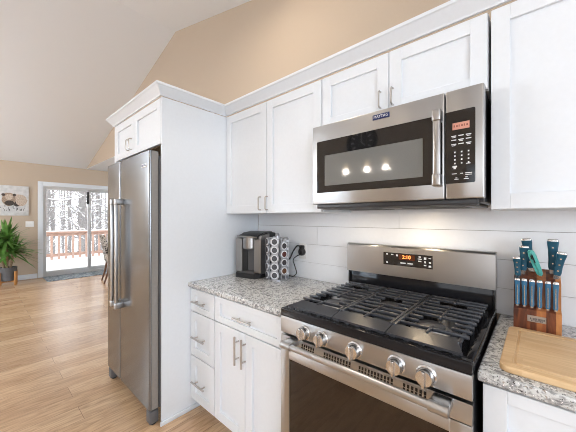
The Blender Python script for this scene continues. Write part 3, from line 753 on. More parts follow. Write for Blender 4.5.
# oven door: head rail with vents, lower door with window, handle
od = MB()
WZ1, WX0, WX1, WZ0 = 0.708, -0.845, -0.200, 0.27
od.box(RX0, WX0, YR, YR + 0.03, 0.20, 0.750, 0.004, 2); od.box(WX1, RX1, YR, YR + 0.03, 0.20, 0.750, 0.004, 2)
od.box(WX0 - 0.003, WX1 + 0.003, YR, YR + 0.03, WZ1, 0.750, 0.004, 2); od.box(WX0 - 0.003, WX1 + 0.003, YR, YR + 0.03, 0.20, WZ0, 0.004, 2)
od = od.build('oven_door', 'steel', rg)
MB().box(WX0, WX1, YR + 0.004, YR + 0.02, WZ0, WZ1).build('oven_window', 'ovglass', od, 0)
hr = MB(); hr.prism([(YR + 0.03, 0.753), (YR, 0.753), (YR - 0.001, 0.770), (YR + 0.006, 0.810), (YR + 0.03, 0.810)], 'x', RX0, RX1); hr = hr.build('vent_rail', 'steel', od, 20)
for a, b in ((-0.772, -0.700), (-0.655, -0.527), (-0.498, -0.365), (-0.336, -0.258)):
    vs = MB(); n = max(3, round((b - a) / 0.0125)); p = (b - a) / n
    for k in range(n):
        for z in (0.776, 0.789):
            x = a + p * k; y = YR - 0.001 + (z - 0.770) / 0.040 * 0.007
            vs.box(x, x + p * 0.55, y - 0.0006, y + 0.004, z, z + 0.0105)
    vs.build('vent_grille', 'vent', hr, 0)
hd = MB(); hy = 0.897; hz = 0.797
hd.use('steel').cyl((-0.832, hy, hz), (-0.197, hy, hz), 0.0125, 20)
for a, b in ((-0.842, -0.787), (-0.243, -0.188)):
    hd.box(a, b, hy - 0.006, YR + 0.006, hz - 0.012, hz + 0.014, 0.006, 3)
    hd.cyl((a + .001, hy, hz), (b - .001, hy, hz), 0.0165, 20)
hd.build('handle', None, od)
MB().box(RX0, RX1, YR + 0.002, YR + 0.03, 0.035, 0.193, 0.004).build('storage_drawer', 'steel', rg)
# backguard
bgz0, bgz1, bgy = 1.027, 1.198, 1.553
poly = [(bgy, bgz0), (bgy, bgz1 - 0.016)]
for k in range(1, 7):
    a = PI - k / 6 * PI / 2; poly.append((bgy + 0.02 + 0.02 * math.cos(a), bgz1 - 0.016 + 0.016 * math.sin(a)))
poly += [(1.625, bgz1 - 0.004), (1.625, bgz0)]
bk = MB(); bk.use('steel').prism(poly, 'x', RX0 + 0.004, RX1 - 0.002)
bk = bk.build('backguard', None, rg, 30)
lo = MB(); lo.box(RX0 + 0.014, RX1 - 0.012, 1.575, 1.62, 0.90, bgz0, 0.003); lo.box(RX0 + .006, RX0 + .016, 1.565, 1.62, .90, bgz0, .002); lo.box(RX1 - .014, RX1 - .004, 1.565, 1.62, .90, bgz0, .002)
lo.build('lower_splash', 'enamel', rg)
cpn = MB().box(-0.659, -0.400, bgy - 0.0018, bgy + 0.003, 1.089, 1.158, 0.001, 1).build('control_display', 'bglass', bk)
MB().box(-0.572, -0.487, bgy - 0.0026, bgy, 1.123, 1.152).build('clock_window', 'dback', cpn, 0)
text_mesh('2:10', 0.026, 'damb', 'clock_digits', cpn, (-0.530, bgy - 0.0030, 1.1385), (1, 0, 0), (0, 0, 1), 0.0003, sx=1.0, bold=0.0006)
km = MB(); y = bgy - 0.0024
for x, z, w_, h_ in ((-0.637, 1.149, .005, .004), (-0.607, 1.148, .006, .003), (-0.581, 1.145, .005, .005), (-0.637, 1.103, .005, .005), (-0.462, 1.147, .006, .003), (-0.462, 1.136, .010, .002), (-0.462, 1.124, .008, .003),
                     (-0.436, 1.141, .006, .006), (-0.413, 1.143, .006, .002), (-0.436, 1.122, .004, .005), (-0.413, 1.121, .005, .004), (-0.436, 1.105, .006, .003), (-0.413, 1.102, .006, .005), (-0.548, 1.106, .014, .003), (-0.510, 1.106, .014, .003)):
    km.box(x - w_, x + w_, y, y + 0.001, z - h_, z + h_)
km.build('key_markings', 'mark', cpn, 0)
# burners
burners = [(-0.735, 1.16, .045), (-0.735, 1.43, .038), (CXR, 1.30, .05), (-0.305, 1.16, .05), (-0.305, 1.43, .036)]
for bx, by, br_ in burners:
    b = MB(); b.lathe([(br_ + 0.022, 0.0), (br_ + 0.022, 0.003), (br_ + 0.008, 0.006), (br_ + 0.004, 0.013), (0, 0.013)], (bx, by, 0.9245), (0, 0, 1), 30)
    b = b.build('burner', 'alum', rg)
    MB().lathe([(br_, 0.0), (br_, 0.005), (br_ - 0.006, 0.009), (0, 0.009)], (bx, by, 0.9378), (0, 0, 1), 30).build('burner_cap', 'iron', b)
# three cast-iron grates
def grate(x0, x1, centre, le, re):
    """le / re: the left / right side is an outer edge, where the fingers end free over a lower rail"""
    mb = MB(); y0, y1 = 1.035, 1.545; zt = 0.961; w2 = 0.0058; h_ = 0.013
    def bar(p, q, w=w2, hh=h_, z=zt):
        p = Vector((p[0], p[1], z - hh / 2)); q = Vector((q[0], q[1], z - hh / 2)); d = q - p
        mb.obox((p + q) / 2, (d.length, w * 2, hh), (0, 0, math.atan2(d.y, d.x)), 0.003, 2)
    # wide sloping front flange
    c0 = 0.028 if le else 0.0; c1 = 0.028 if re else 0.0; ya = 0.972
    lo = [(x0, ya), (x1, ya), (x1 - c1, y0 + 0.012), (x0 + c0, y0 + 0.012)]
    za = [0.945, 0.945, 0.957, 0.957]
    top = [(p[0], p[1], z) for p, z in zip(lo, za)]; bot = [(p[0], p[1], z - 0.008) for p, z in zip(lo, za)]
    mb.loft([bot, top])
    for k in range(5):
        fx = x0 + 0.02 + (x1 - x0 - 0.04) * k / 4
        mb.box(fx - 0.009, fx + 0.009, ya + 0.002, ya + 0.016, 0.931, 0.944, 0.002, 1)
    bar((x0, y1 - w2), (x1, y1 - w2))
    xi0 = x0 + (0.022 if le else w2); xi1 = x1 - (0.022 if re else w2)
    bar((xi0, y0), (xi0, y1), z=zt - (0.008 if le else 0)); bar((xi1, y0), (xi1, y1), z=zt - (0.008 if re else 0))
    n = 10; c_ = (x0 + x1) / 2
    for k in range(1, n):
        y = y0 + (y1 - y0) * k / n
        near = abs(y - 1.16) < 0.04 or abs(y - 1.43) < 0.03
        if centre: near = abs(y - 1.30) < 0.045
        if near:
            g = 0.055 if not centre else 0.042
            bar((x0, y), (c_ - g, y)); bar((c_ + g, y), (x1, y))
        else: bar((x0, y), (x1, y))
    if not centre:
        bar((c_, y0), (c_, 1.16 - 0.05), 0.005); bar((c_, 1.16 + 0.05), (c_, 1.43 - 0.045), 0.005); bar((c_, 1.43 + 0.045), (c_, y1), 0.005)
    else:
        bar((c_, y0), (c_, 1.30 - 0.06), 0.005); bar((c_, 1.30 + 0.06), (c_, y1), 0.005)
    for fx in (xi0, xi1):
        for fy in (y0 + 0.01, (y0 + y1) / 2, y1 - 0.01):
            mb.box(fx - 0.006, fx + 0.006, fy - 0.006, fy + 0.006, 0.9245, zt - 0.014, 0.002, 1)
    return mb.build('grate', 'iron', rg, 30)
grate(RX0 + 0.028, CXR - 0.1145, False, True, False); grate(CXR - 0.1115, CXR + 0.1115, True, False, False); grate(CXR + 0.1145, RX1 - 0.028, False, False, True)

# ================================================================== COFFEE MAKER
cm = thing('coffee_maker', (-1.655, 1.462, 0.9045), 'silver and black single-serve coffee maker in the corner of the worktop', 'coffee maker', rz=math.radians(12), local=True)
# local: front faces -y, width x, depth y
def sect(y0, y1, x, z0, z1, r): pass
mb = MB()
prof = [(0.15, 0.0), (-0.02, 0.0), (-0.02, 0.255), (-0.05, 0.275), (-0.05, 0.318), (-0.02, 0.332), (0.06, 0.338), (0.12, 0.33), (0.15, 0.30)]
mb.prism(prof, 'x', -0.105, 0.105); mb.build('body', 'blackp', cm, 30)
mb = MB(); 
for sx in (-1, 1):
    a, b = sorted((sx * 0.056, sx * 0.118))
    mb.prism([(0.02, 0.03), (-0.085, 0.03), (-0.095, 0.04), (-0.095, 0.285), (-0.08, 0.312), (0.02, 0.328)], 'x', a, b)
mb.build('front_column', 'ksil', cm, 25)
mb = MB(); mb.lathe([(0.0, 0.212), (0.054, 0.212), (0.060, 0.22), (0.060, 0.302), (0.0, 0.302)], (0, -0.062, 0), (0, 0, 1), 28); mb.build('brew_head', 'ksil', cm)
mb = MB()
prof = [(0.10, 0.302), (-0.085, 0.292), (-0.108, 0.298), (-0.09, 0.315), (-0.03, 0.334), (0.06, 0.343), (0.10, 0.34)]
mb.prism(prof, 'x', -0.088, 0.088); mb.build('lid', 'blackp', cm, 30)
arc = [(-0.086, -0.10, 0.300), (-0.075, -0.118, 0.304), (-0.04, -0.128, 0.308), (0.04, -0.128, 0.308), (0.075, -0.118, 0.304), (0.086, -0.10, 0.300)]
mb = MB(); mb.tube(arc, 0.0075, 10); mb.build('lid_handle', 'ksil', cm)
mb = MB(); mb.box(-0.052, 0.052, -0.03, -0.018, 0.04, 0.23); mb.build('back_splash', 'greyp', cm)
mb = MB()
poly = [(-0.112, 0.02), (-0.112, -0.09), (-0.085, -0.135), (0.085, -0.135), (0.112, -0.09), (0.112, 0.02)]
mb.prism(poly, 'z', 0.0, 0.036); mb.build('drip_tray', 'blackp', cm, 20)
mb = MB(); mb.box(-0.06, 0.06, -0.12, -0.035, 0.036, 0.040, 0.001, 1); mb.build('drip_grid', 'greyp', cm)
mb = MB(); mb.box(0.106, 0.125, -0.03, 0.14, 0.01, 0.30, 0.012, 3); mb.build('water_tank', 'blackp', cm)

# ================================================================== POD CAROUSEL
PCX, PCY, PZ0 = -1.430, 1.475, 0.9045
pc = thing('pod_carousel', (PCX, PCY, PZ0), 'silver rotating carousel holding coffee pods beside the coffee maker', 'pod holder')
mb = MB(); mb.lathe([(0.083, 0), (0.083, 0.006), (0.078, 0.009), (0, 0.009)], (PCX, PCY, PZ0), seg=36); mb.build('base', 'rack', pc)
mb = MB(); mb.cyl((PCX, PCY, PZ0 + 0.009), (PCX, PCY, PZ0 + 0.318), 0.016, 16); mb.lathe([(0.055, 0.300), (0.055, 0.304), (0, 0.304)], (PCX, PCY, PZ0), seg=28)
mb.lathe([(0.012, 0.318), (0.016, 0.326), (0.012, 0.335), (0, 0.336)], (PCX, PCY, PZ0), seg=16); mb.build('spindle', 'rack', pc)
cam_dir = math.atan2(-PCY, -PCX)          # heading from the carousel to the viewer
base_ang = cam_dir - math.radians(14)
cols = 7
lidmats = ['podg', 'podd', 'podr', 'podb']
proto_pod = {}
def pod_at(ang, z, lid, label):
    r0 = thing('coffee_pod', (0, 0, 0), label, 'coffee pod', 'coffee pods on the carousel', local=True)
    if lid not in proto_pod:
        a = MB(); a.lathe([(0.0165, -0.040), (0.018, -0.038), (0.0215, -0.004), (0.0255, -0.003), (0.0255, 0.0), (0.0205, 0.0004), (0.0, 0.0004)], (0, 0, 0), (1, 0, 0), 24)
        ca = a.build('cup', 'podw', r0); b_ = MB(); b_.lathe([(0.0198, 0.0), (0.0195, 0.0018), (0.0, 0.0018)], (0, 0, 0), (1, 0, 0), 20); cb = b_.build('lid', lid, r0)
        proto_pod[lid] = (ca.data, cb.data)
    else:
        for nm, me in zip(('cup', 'lid'), proto_pod[lid]):
            o = bpy.data.objects.new(nm, me); C.objects.link(o); o.parent = r0
    R_ = 0.083
    r0.location = (PCX + R_ * math.cos(ang), PCY + R_ * math.sin(ang), z); r0.rotation_euler = (0, 0, ang)
row_word = ['top', 'second', 'third', 'fourth', 'bottom']
col_word = {0: 'column facing the room', 1: 'column facing the range', 6: 'column next to the coffee maker', 2: 'column facing the outlet'}
rp = random.Random(3)
for c_ in range(cols):
    ang = base_ang + 2 * PI * c_ / cols; stag = 0.030 * (c_ % 2)
    mb = MB(); u = Vector((math.cos(ang), math.sin(ang), 0)); tg_ = Vector((-u.y, u.x, 0)); cc = Vector((PCX, PCY, PZ0))
    n_ = 5 if c_ % 2 == 0 else 4
    nn = 28
    for k in range(n_):
        z = 0.278 - k * 0.0595 - stag
        if True:
            c0 = cc + u * 0.0775 + Vector((0, 0, z)); ring_o = []; ring_i = []; ring_o2 = []; ring_i2 = []
            for q in range(24):
                a = 2 * PI * q / 24; dv = tg_ * math.cos(a) + Vector((0, 0, math.sin(a)))
                ring_o.append(c0 + dv * 0.0325); ring_i.append(c0 + dv * 0.0235); ring_o2.append(c0 + dv * 0.0325 - u * 0.004); ring_i2.append(c0 + dv * 0.0235 - u * 0.004)
            mb.loft([ring_o, ring_i, ring_i2, ring_o2, ring_o], True, False)
    for s_ in (-1, 1):
        p = cc + u * 0.072 + tg_ * 0.020 * s_
        mb.tube([p + Vector((0, 0, 0.005)), p + Vector((0, 0, 0.30))], 0.003, 6)
    pt = cc + u * 0.072
    mb.tube([pt + tg_ * -0.02 + Vector((0, 0, .30)), pt + Vector((0, 0, .304)) - u * .03, pt + tg_ * 0.02 + Vector((0, 0, .30))], 0.003, 6)
    mb.build('column', 'rack', pc)
    if c_ in col_word:
        for k in range(n_):
            lid = 'podg' if c_ in (0,) else ('podd', 'podr', 'podd', 'podb', 'podd')[k] if c_ == 1 else lidmats[rp.randrange(2)]
            z = PZ0 + 0.278 - k * 0.0595 - stag
            row = row_word[k] if n_ == 5 else ('top', 'second', 'third', 'bottom')[k]
            pod_at(ang, z, lid, '%s coffee pod in the carousel %s' % (('white-rimmed ' + row), col_word[c_]))
# pods rest inside the rings
# outlet with plug and cord
po = thing('power_outlet', (-1.325, YK, 1.06), 'white wall outlet on the shiplap above the worktop', 'outlet')
MB().box(-1.36, -1.29, YK - 0.005, YK, 1.045, 1.16, 0.002).build('cover_plate', 'plate', po)
mb = MB(); mb.box(-1.343, -1.307, YK - 0.007, YK - 0.003, 1.105, 1.14, 0.003); mb.box(-1.343, -1.307, YK - 0.007, YK - 0.003, 1.062, 1.097, 0.003); mb.build('socket', 'plate', po)
pl = thing('plugged_cable', (-1.325, YK - 0.01, 1.08), 'black plug in the wall outlet with its dangling cord', 'cord')
mb = MB(); mb.lathe([(0.026, 0), (0.029, 0.006), (0.027, 0.024), (0.016, 0.032), (0, 0.032)], (-1.318, YK - 0.0075, 1.098), (0, -1, 0), 24); mb.box(-1.338, -1.300, YK - 0.03, YK - 0.0075, 1.118, 1.148, 0.006); mb.build('plug', 'blackp', pl)
def curve_pts(pts, n=8):
    out = []; P_ = [Vector(p) for p in pts]
    for i in range(len(P_) - 1):
        p0 = P_[max(i - 1, 0)]; p1 = P_[i]; p2 = P_[i + 1]; p3 = P_[min(i + 2, len(P_) - 1)]
        for k in range(n):
            t_ = k / n
            out.append(0.5 * ((2 * p1) + (p2 - p0) * t_ + (2 * p0 - 5 * p1 + 4 * p2 - p3) * t_ ** 2 + (3 * p1 - p0 - 3 * p2 + p3) * t_ ** 3))
    out.append(P_[-1]); return out
mb = MB()
mb.tube(curve_pts([(-1.322, 1.612, 1.14), (-1.345, 1.60, 1.142), (-1.375, 1.59, 1.10), (-1.40, 1.585, 1.05), (-1.43, 1.58, 1.03), (-1.48, 1.575, 1.02), (-1.53, 1.57, 0.99)]), 0.0055, 8)
mb.tube(curve_pts([(-1.322, 1.612, 1.08), (-1.35, 1.60, 1.065), (-1.378, 1.595, 1.035), (-1.35, 1.585, 0.985), (-1.325, 1.57, 0.945), (-1.345, 1.55, 0.921), (-1.39, 1.572, 0.9165), (-1.47, 1.585, 0.9165)]), 0.0038, 8)
mb.build('cable', 'blackp', pl)

# ================================================================== KNIFE BLOCK, KNIVES, BOARD
kb = thing('knife_block', (-0.004, 1.53, 0.9045), 'reddish acacia knife block full of blue-handled knives', 'knife block', local=True)
KX = 0.071
mb = MB(); mb.prism([(-0.060, 0), (0.062, 0), (0.062, 0.232), (-0.022, 0.190), (-0.026, 0.092), (-0.060, 0.082)], 'x', -KX, KX); mb.build('block', 'acacia', kb, 20)
mb = MB(); mb.box(-0.028, 0.028, -0.0622, -0.0598, 0.036, 0.061, 0.0008, 1); npl = mb.build('name_plate', 'nickel', kb)
mb = MB()
for r_, (a, b) in enumerate(((-0.020, 0.022), (-0.016, 0.016))):
    x = a
    while x < b:
        wd = 0.0018 + 0.0012 * ((int(x * 5000)) % 3); mb.box(x, x + wd, -0.0626, -0.0618, 0.0505 - r_ * 0.008 - (0.0055 if r_ == 0 else 0.003), 0.0525 - r_ * 0.008); x += wd + 0.0014
mb.build('engraving', 'greyp', kb, 0)
BX, BY, BZ = -0.004, 1.53, 0.9045
def knife(x, y, z, tilt_x, tilt_y, L_, wd, th, mat, rivets, label, grp, steel_strip=False):
    r0 = thing('kitchen_knife' if rivets else 'steak_knife', (x, y, z), label, 'knife', grp, local=True)
    r0.rotation_euler = (tilt_x, tilt_y, 0)
    mb = MB(); rings = []
    for f, sw, off in ((0, 0.82, 0), (0.08, 0.95, 0), (0.35, 0.9, 0.001), (0.7, 1.0, 0.0), (0.9, 1.18, -0.002), (1.0, 1.2, -0.004)):
        ww = wd * sw / 2; tt = th / 2; zz = L_ * f; ring = []
        for q in range(16):
            a = 2 * PI * q / 16; ca, sa = math.cos(a), math.sin(a)
            ring.append((math.copysign(abs(ca) ** 0.6, ca) * ww, off + math.copysign(abs(sa) ** 0.6, sa) * tt, zz))
        rings.append(ring)
    mb.loft(rings); hnd = mb.build('handle', mat, r0, 50)
    top = [[(px * s_, py * s_, pz) for px, py, pz in [(p[0], p[1], L_ + dz) for p in rings[-1]]] for s_, dz in ((0.99, 0.0003), (0.97, 0.004), (0.80, 0.008))]
    MB().loft(top).build('end_cap', 'steelp', r0, 50)
    MB().box(-wd * 0.36, wd * 0.36, -th * 0.3, th * 0.3, -0.035, 0.001, 0.002, 1).build('bolster', 'steelp', r0)
    if rivets:
        for f in (0.22, 0.5, 0.78): MB().lathe([(0.0036, 0), (0.0030, 0.0012), (0, 0.0014)], (0, -th / 2 - (0.0 if f < .7 else .001) + 0.0003, L_ * f), (0, -1, 0), 12).build('rivet', 'steelp', r0)
    if steel_strip: MB().box(-0.0014, 0.0014, -th / 2 - 0.0012, -th / 2 + 0.001, 0.004, L_ * 0.97, 0.0003, 1).build('tang_strip', 'steelp', r0, 0)
    return r0
T = math.radians
knife(-0.063, 1.520, 1.112, T(8), T(-3), 0.072, 0.022, 0.016, 'kblue', True, 'short paring knife with blue handle at the left end of the block', 'large knives in the block')
knife(-0.048, 1.548, 1.132, T(8), T(3), 0.098, 0.027, 0.018, 'kblue', True, 'blue-handled knife second from the left, just right of the paring knife', 'large knives in the block')
knife(-0.022, 1.572, 1.142, T(7), T(-7), 0.118, 0.029, 0.018, 'kblue', True, 'tallest blue-handled knife, standing left of the aqua scissors at the back', 'large knives in the block')
knife(0.045, 1.570, 1.142, T(7), T(0), 0.118, 0.030, 0.018, 'kblue', True, 'tall blue-handled knife right of the aqua scissors at the back', 'large knives in the block')
knife(0.056, 1.538, 1.126, T(9), T(9), 0.088, 0.026, 0.017, 'kblue', True, 'shorter blue-handled knife leaning outward at the right front', 'large knives in the block')
words = ['first steak knife from the left in the front row of the block', 'second steak knife from the left in the front row', 'third steak knife from the left in the front row', 'fourth steak knife from the left in the front row', 'fifth steak knife from the left in the front row', 'last steak knife, at the right end of the front row']
for i, x in enumerate((-0.061, -0.039, -0.016, 0.007, 0.031, 0.053)):
    knife(BX + x + 0.002, 1.488, 0.998, T(3), 0, 0.100, 0.0155, 0.013, 'sblue', False, words[i], 'steak knives in the block', True)
sc_ = thing('kitchen_scissors', (0.004, 1.545, 1.128), 'aqua-handled kitchen scissors between the tall knives', 'scissors', local=True); sc_.rotation_euler = (T(20), T(-17), 0)
for s_ in (-1, 1):
    mb = MB(); out = [(0.001, -0.015), (0.010, -0.004), (0.0125, 0.03), (0.0135, 0.075), (0.0105, 0.096), (0.003, 0.102), (-0.004, 0.102), (-0.006, 0.09), (-0.005, 0.02), (-0.003, -0.015)]
    ring = lambda f, yy: [(s_ * 0.002 + (0.005 + (px_ - 0.005) * f) * s_ * 0.8, yy, 0.045 + (pz_ - 0.045) * (0.5 + f / 2)) for px_, pz_ in out]
    y_ = -0.002 * s_
    mb.loft([ring(0.8, y_ - 0.008), ring(1.0, y_ - 0.005), ring(1.0, y_ + 0.005), ring(0.8, y_ + 0.008)])
    mb.build('handle', 'aqua', sc_, 40)
MB().box(-0.002, 0.002, -0.0135, -0.006, 0.05, 0.088, 0.001, 1).build('dark_gap', 'blackp', sc_)  # black strips stand in for the dark gap in the handles
MB().box(-0.0065, -0.003, -0.0125, -0.006, 0.066, 0.082, 0.001, 1).build('dark_gap', 'blackp', sc_)
MB().box(-0.008, 0.008, -0.003, 0.003, -0.05, 0.0, 0.001, 1).build('blade', 'steelp', sc_)

bd = thing('cutting_board', (0.10, 1.22, 0.9045), 'thick bamboo cutting board with a juice groove beside the range', 'cutting board')
mb = MB()
def rpoly(x0, x1, y0, y1, r, n=6):
    out = []
    for cx, cy, a0 in ((x1 - r, y1 - r, 0), (x0 + r, y1 - r, 90), (x0 + r, y0 + r, 180), (x1 - r, y0 + r, 270)):
        for k in range(n + 1):
            a = math.radians(a0 + k * 90 / n); out.append((cx + r * math.cos(a), cy + r * math.sin(a)))
    return out
x0, x1, y0, y1 = -0.086, 0.34, 1.022, 1.418; zb = 0.9045; zt = zb + 0.020
def rr(ins, z): return [(p[0], p[1], z) for p in rpoly(x0 + ins, x1 - ins, y0 + ins, y1 - ins, max(0.026 - ins * 0.6, 0.006))]
mb.loft([rr(0.003, zb), rr(0, zb + 0.003), rr(0, zt - 0.004), rr(0.0015, zt - 0.001), rr(0.004, zt), rr(0.030, zt), rr(0.032, zt - 0.003), rr(0.037, zt - 0.003), rr(0.039, zt)])
mb.build('board', 'bamboo', bd, 40)
bd.rotation_euler = (0, 0, T(0.0))

# ================================================================== FAR END OF THE ROOM
cv = thing('canvas_print', (XF + 0.02, 0.40, 1.40), 'square canvas print of a resting brown calf on the tan wall', 'picture')
AY0, AY1, AZ0, AZ1 = 0.02, 0.755, 1.405, 2.045
MB().box(XF + 0.001, XF + 0.036, AY0, AY1, AZ0, AZ1, 0.003).build('canvas', 'canvas', cv)
def blob(name, mat, cy, cz, ry, rz, d, n=22, jag=0.06, seed=1):
    R = random.Random(seed); mb = MB()
    poly = [(cy + ry * (1 + R.uniform(-jag, jag)) * math.cos(2 * PI * k / n), cz + rz * (1 + R.uniform(-jag, jag)) * math.sin(2 * PI * k / n)) for k in range(n)]
    mb.prism(poly, 'x', XF + 0.0355, XF + 0.0362 + d); return mb.build(name, mat, cv, 0)
blob('painted_body', 'furl', 0.60, 1.735, 0.13, 0.13, 0.0003, seed=2); blob('painted_flank', 'furd', 0.565, 1.66, 0.05, 0.06, 0.0006, seed=3)
blob('painted_rump', 'furl', 0.635, 1.72, 0.09, 0.10, 0.0009, seed=8)
blob('painted_head', 'furb', 0.445, 1.75, 0.105, 0.145, 0.0012, seed=4); blob('painted_face', 'furl', 0.445, 1.80, 0.06, 0.06, 0.0016, seed=5); blob('painted_muzzle', 'furd', 0.455, 1.67, 0.075, 0.055, 0.0018, seed=6)
blob('painted_ear', 'furd', 0.362, 1.845, 0.028, 0.03, 0.0015, seed=7); blob('painted_ear', 'furd', 0.53, 1.845, 0.026, 0.03, 0.0015, seed=9)
mb = MB(); R = random.Random(9)
for k in range(34):
    yy = R.uniform(AY0 + 0.05, AY1 - 0.06); zz = R.uniform(1.50, 1.60); mb.box(XF + 0.0355, XF + 0.0364, yy, yy + 0.006, zz, zz + R.uniform(0.02, 0.06))
mb.build('painted_grass', 'clockf', cv, 0)
sw = thing('light_switch', (XF, 0.77, 1.16), 'white double light switch plate between the canvas print and the door', 'switch')
MB().box(XF + 0.0005, XF + 0.007, 0.705, 0.845, 1.155, 1.28, 0.002).build('cover_plate', 'plate', sw)
for yy in (0.745, 0.805): MB().box(XF + 0.007, XF + 0.012, yy - 0.016, yy + 0.016, 1.185, 1.25, 0.002).build('rocker', 'plate', sw)
# rug
mb = MB(); mb.box(-8.36, -7.72, 0.985, 2.55, 0.0005, 0.012, 0.004); tag(mb.build('door_mat', 'rug'), 'blue-grey patterned mat in front of the glass sliding door', 'rug')
# plant on stand
PX, PY = -7.97, 0.41
st = thing('plant_stand', (PX, PY, 0), 'golden wooden plant stand holding the grey pot', 'plant stand')
for k in range(4):
    a = T(38.5 + 90 * k); c = Vector((PX + 0.163 * math.cos(a), PY + 0.163 * math.sin(a), 0))
    mb = MB(); mb.obox((c.x, c.y, 0.14), (0.034, 0.034, 0.28), (0, 0, a), 0.006, 2); mb.build('leg', 'oakleg', st)
mb = MB(); mb.obox((PX, PY, 0.075), (0.30, 0.03, 0.03), (0, 0, T(38.5)), 0.003, 1); mb.obox((PX, PY, 0.0751), (0.30, 0.03, 0.03), (0, 0, T(128.5)), 0.003, 1); mb.build('cross_bar', 'oakleg', st)
pt = thing('potted_yucca', (PX, PY, 0.091), 'leafy green yucca in a charcoal pot below the canvas print', 'plant')
mb = MB(); mb.lathe([(0.105, 0.091), (0.112, 0.094), (0.138, 0.345), (0.138, 0.36), (0.124, 0.36), (0.12, 0.335), (0, 0.335)], (PX, PY, 0), seg=32); mb.build('pot', 'pot', pt)
mb = MB(); mb.lathe([(0.119, 0.335), (0.10, 0.343), (0, 0.346)], (PX, PY, 0), seg=20); mb.build('soil', 'soil', pt)
R = random.Random(21)
canes = [((-0.02, -0.06), 0.40), ((0.02, 0.035), 0.36), ((0.03, -0.015), 0.58)]
for (dx, dy), h_ in canes:
    b0 = Vector((PX + dx, PY + dy, 0.34)); tp = b0 + Vector((dx * 0.5, dy * 0.9, h_))
    MB().tube([b0, b0.lerp(tp, 0.5) + Vector((0.01, 0.01, 0)), tp], [0.021, 0.018, 0.015], 10).build('cane', 'cane', pt)
    lf = MB()
    for k in range(80):
        a = R.uniform(0, 2 * PI); el = R.uniform(-0.55, 1.35); L_ = R.uniform(0.32, 0.54); wv = R.uniform(0.021, 0.032)
        s0 = tp + Vector((0, 0, R.uniform(-0.10, 0.03))); d = Vector((math.cos(a) * math.cos(el), math.sin(a) * math.cos(el), math.sin(el)))
        side = d.cross(Vector((0, 0, 1))); side = side.normalized() if side.length > 0.05 else Vector((1, 0, 0)); nrm_ = side.cross(d).normalized()
        rings = []
        for f, ww in ((0, 0.5), (0.2, 0.95), (0.5, 1.0), (0.8, 0.62), (1.0, 0.05)):
            c = s0 + d * L_ * f + Vector((0, 0, -0.22 * L_ * f * f * (1 if el < 1.0 else 0.2)))
            if c.x < XF + 0.03: c.x = XF + 0.03
            rings.append([c - side * wv * ww, c + nrm_ * -0.004 * ww, c + side * wv * ww, c + nrm_ * 0.0015])
        lf.loft(rings)
    lf.build('foliage', 'leaf', pt, 60)
# dining chair half hidden behind the refrigerator
ch = thing('dining_chair', (-6.78, 2.06, 0), 'dining chair in dark floral fabric with walnut legs behind the refrigerator', 'chair', rz=T(172), local=True)
mb = MB(); mb.box(-0.23, 0.23, -0.24, 0.22, 0.39, 0.50, 0.03, 4); mb.build('seat', 'fabric', ch)
mb = MB(); rings = []
for z, yb in ((0.42, 0.215), (0.55, 0.235), (0.75, 0.265), (0.93, 0.305), (0.985, 0.325), (1.0, 0.335)):
    wv = 0.225 if z < 0.9 else (0.225 if z < 0.95 else (0.215 if z < 0.99 else 0.19)); rings.append([(-wv, yb - 0.035, z), (wv, yb - 0.035, z), (wv, yb + 0.03, z), (-wv, yb + 0.03, z)])
mb.loft(rings); bk_ = mb.build('backrest', 'fabric', ch, 50)
for sx in (-1, 1):
    MB().tube([(sx * 0.19, -0.20, 0.40), (sx * 0.195, -0.205, 0.0)], [0.024, 0.015], 10).build('leg', 'dkwood', ch)
    MB().tube([(sx * 0.19, 0.20, 0.44), (sx * 0.192, 0.235, 0.22), (sx * 0.195, 0.30, 0.0)], [0.024, 0.02, 0.015], 10).build('leg', 'dkwood', ch)

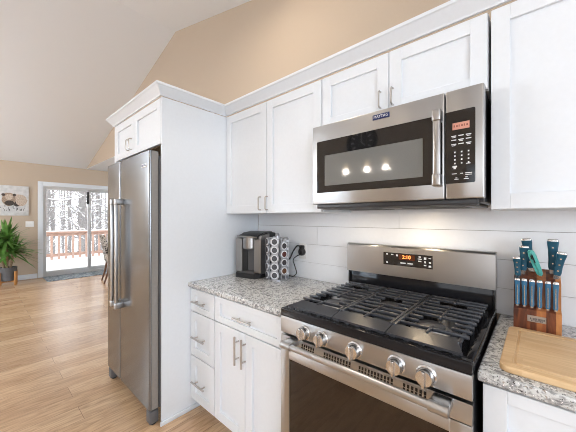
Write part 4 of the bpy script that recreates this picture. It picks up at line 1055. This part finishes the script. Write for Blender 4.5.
# ================================================================== BEHIND THE CAMERA (mirrored in the microwave)
ck = thing('wall_clock', (-2.87, YO, 2.65), 'large round black wall clock mirrored in the microwave door', 'clock')
CKZ = 3.01; CKX = -2.87
mb = MB(); mb.lathe([(0.36, 0.0), (0.36, 0.03), (0.335, 0.045), (0.29, 0.045), (0.27, 0.02), (0.27, 0.0)], (CKX, YO, CKZ), (0, 1, 0), 48); mb.build('rim', 'black', ck)
mb = MB(); mb.lathe([(0.275, 0.004), (0.275, 0.012), (0, 0.012)], (CKX, YO, CKZ), (0, 1, 0), 48); fc = mb.build('face', 'clockf', ck)
mb = MB()
for k in range(12):
    a = 2 * PI * k / 12; mb.obox((CKX + 0.215 * math.sin(a), YO + 0.014, CKZ + 0.215 * math.cos(a)), (0.022, 0.004, 0.07), (0, a, 0))
mb.build('hour_marks', 'plate', fc, 0)
mb = MB(); mb.obox((CKX, YO + 0.018, CKZ + 0.09), (0.016, 0.004, 0.2), (0, 0, 0)); mb.obox((CKX + .04, YO + 0.02, CKZ - 0.04), (0.018, 0.004, 0.14), (0, T(-45), 0)); mb.build('hand', 'plate', fc, 0)
pdn = thing('pendant_light', (-1.72, -1.2, 2.0), 'three-lamp island pendant with clear glass shades, mirrored in the microwave', 'lamp')
PYL = -1.2; UP = 0.04
lamp_x = (-2.10, -1.77, -1.50)
zc = ceil_z(-1.79)
mb = MB(); mb.box(-2.22, -1.38, PYL - 0.012, PYL + 0.012, 2.245, 2.268, 0.003); mb.cyl((-1.79, PYL, 2.26), (-1.79, PYL, zc), 0.008, 12); mb.lathe([(0.06, -0.04), (0.06, 0.0)], (-1.79, PYL, zc), (0, 0, 1), 24); mb.build('hanging_bar', 'black', pdn)
for lx in lamp_x:
    mb = MB(); mb.lathe([(0.07, 1.94), (0.073, 1.945), (0.073, 2.16), (0.03, 2.19), (0.03, 2.187), (0.069, 2.158), (0.069, 1.945)], (lx, PYL, UP), seg=24, cap=False); sh = mb.build('glass_shade', 'shade', pdn)
    mb = MB(); mb.cyl((lx, PYL, 2.12 + UP), (lx, PYL, 2.25), 0.022, 14); mb.build('socket', 'black', sh)
    mb = MB(); mb.lathe([(0.0, 2.02), (0.012, 2.026), (0.019, 2.045), (0.017, 2.065), (0.011, 2.10), (0.011, 2.12)], (lx, PYL, UP), seg=16); mb.build('bulb', 'warm', sh)
    d = bpy.data.lights.new('pendant_bulb', 'POINT'); d.energy = 6; d.color = (1.0, 0.90, 0.78); d.shadow_soft_size = 0.02
    o = bpy.data.objects.new('pendant_bulb', d); C.objects.link(o); o.location = (lx, PYL, 1.985 + UP)
for o in bpy.data.objects:
    if o.type == 'MESH' and o.parent is None and not o.get('category') and not o.get('kind'): o['kind'] = 'structure'
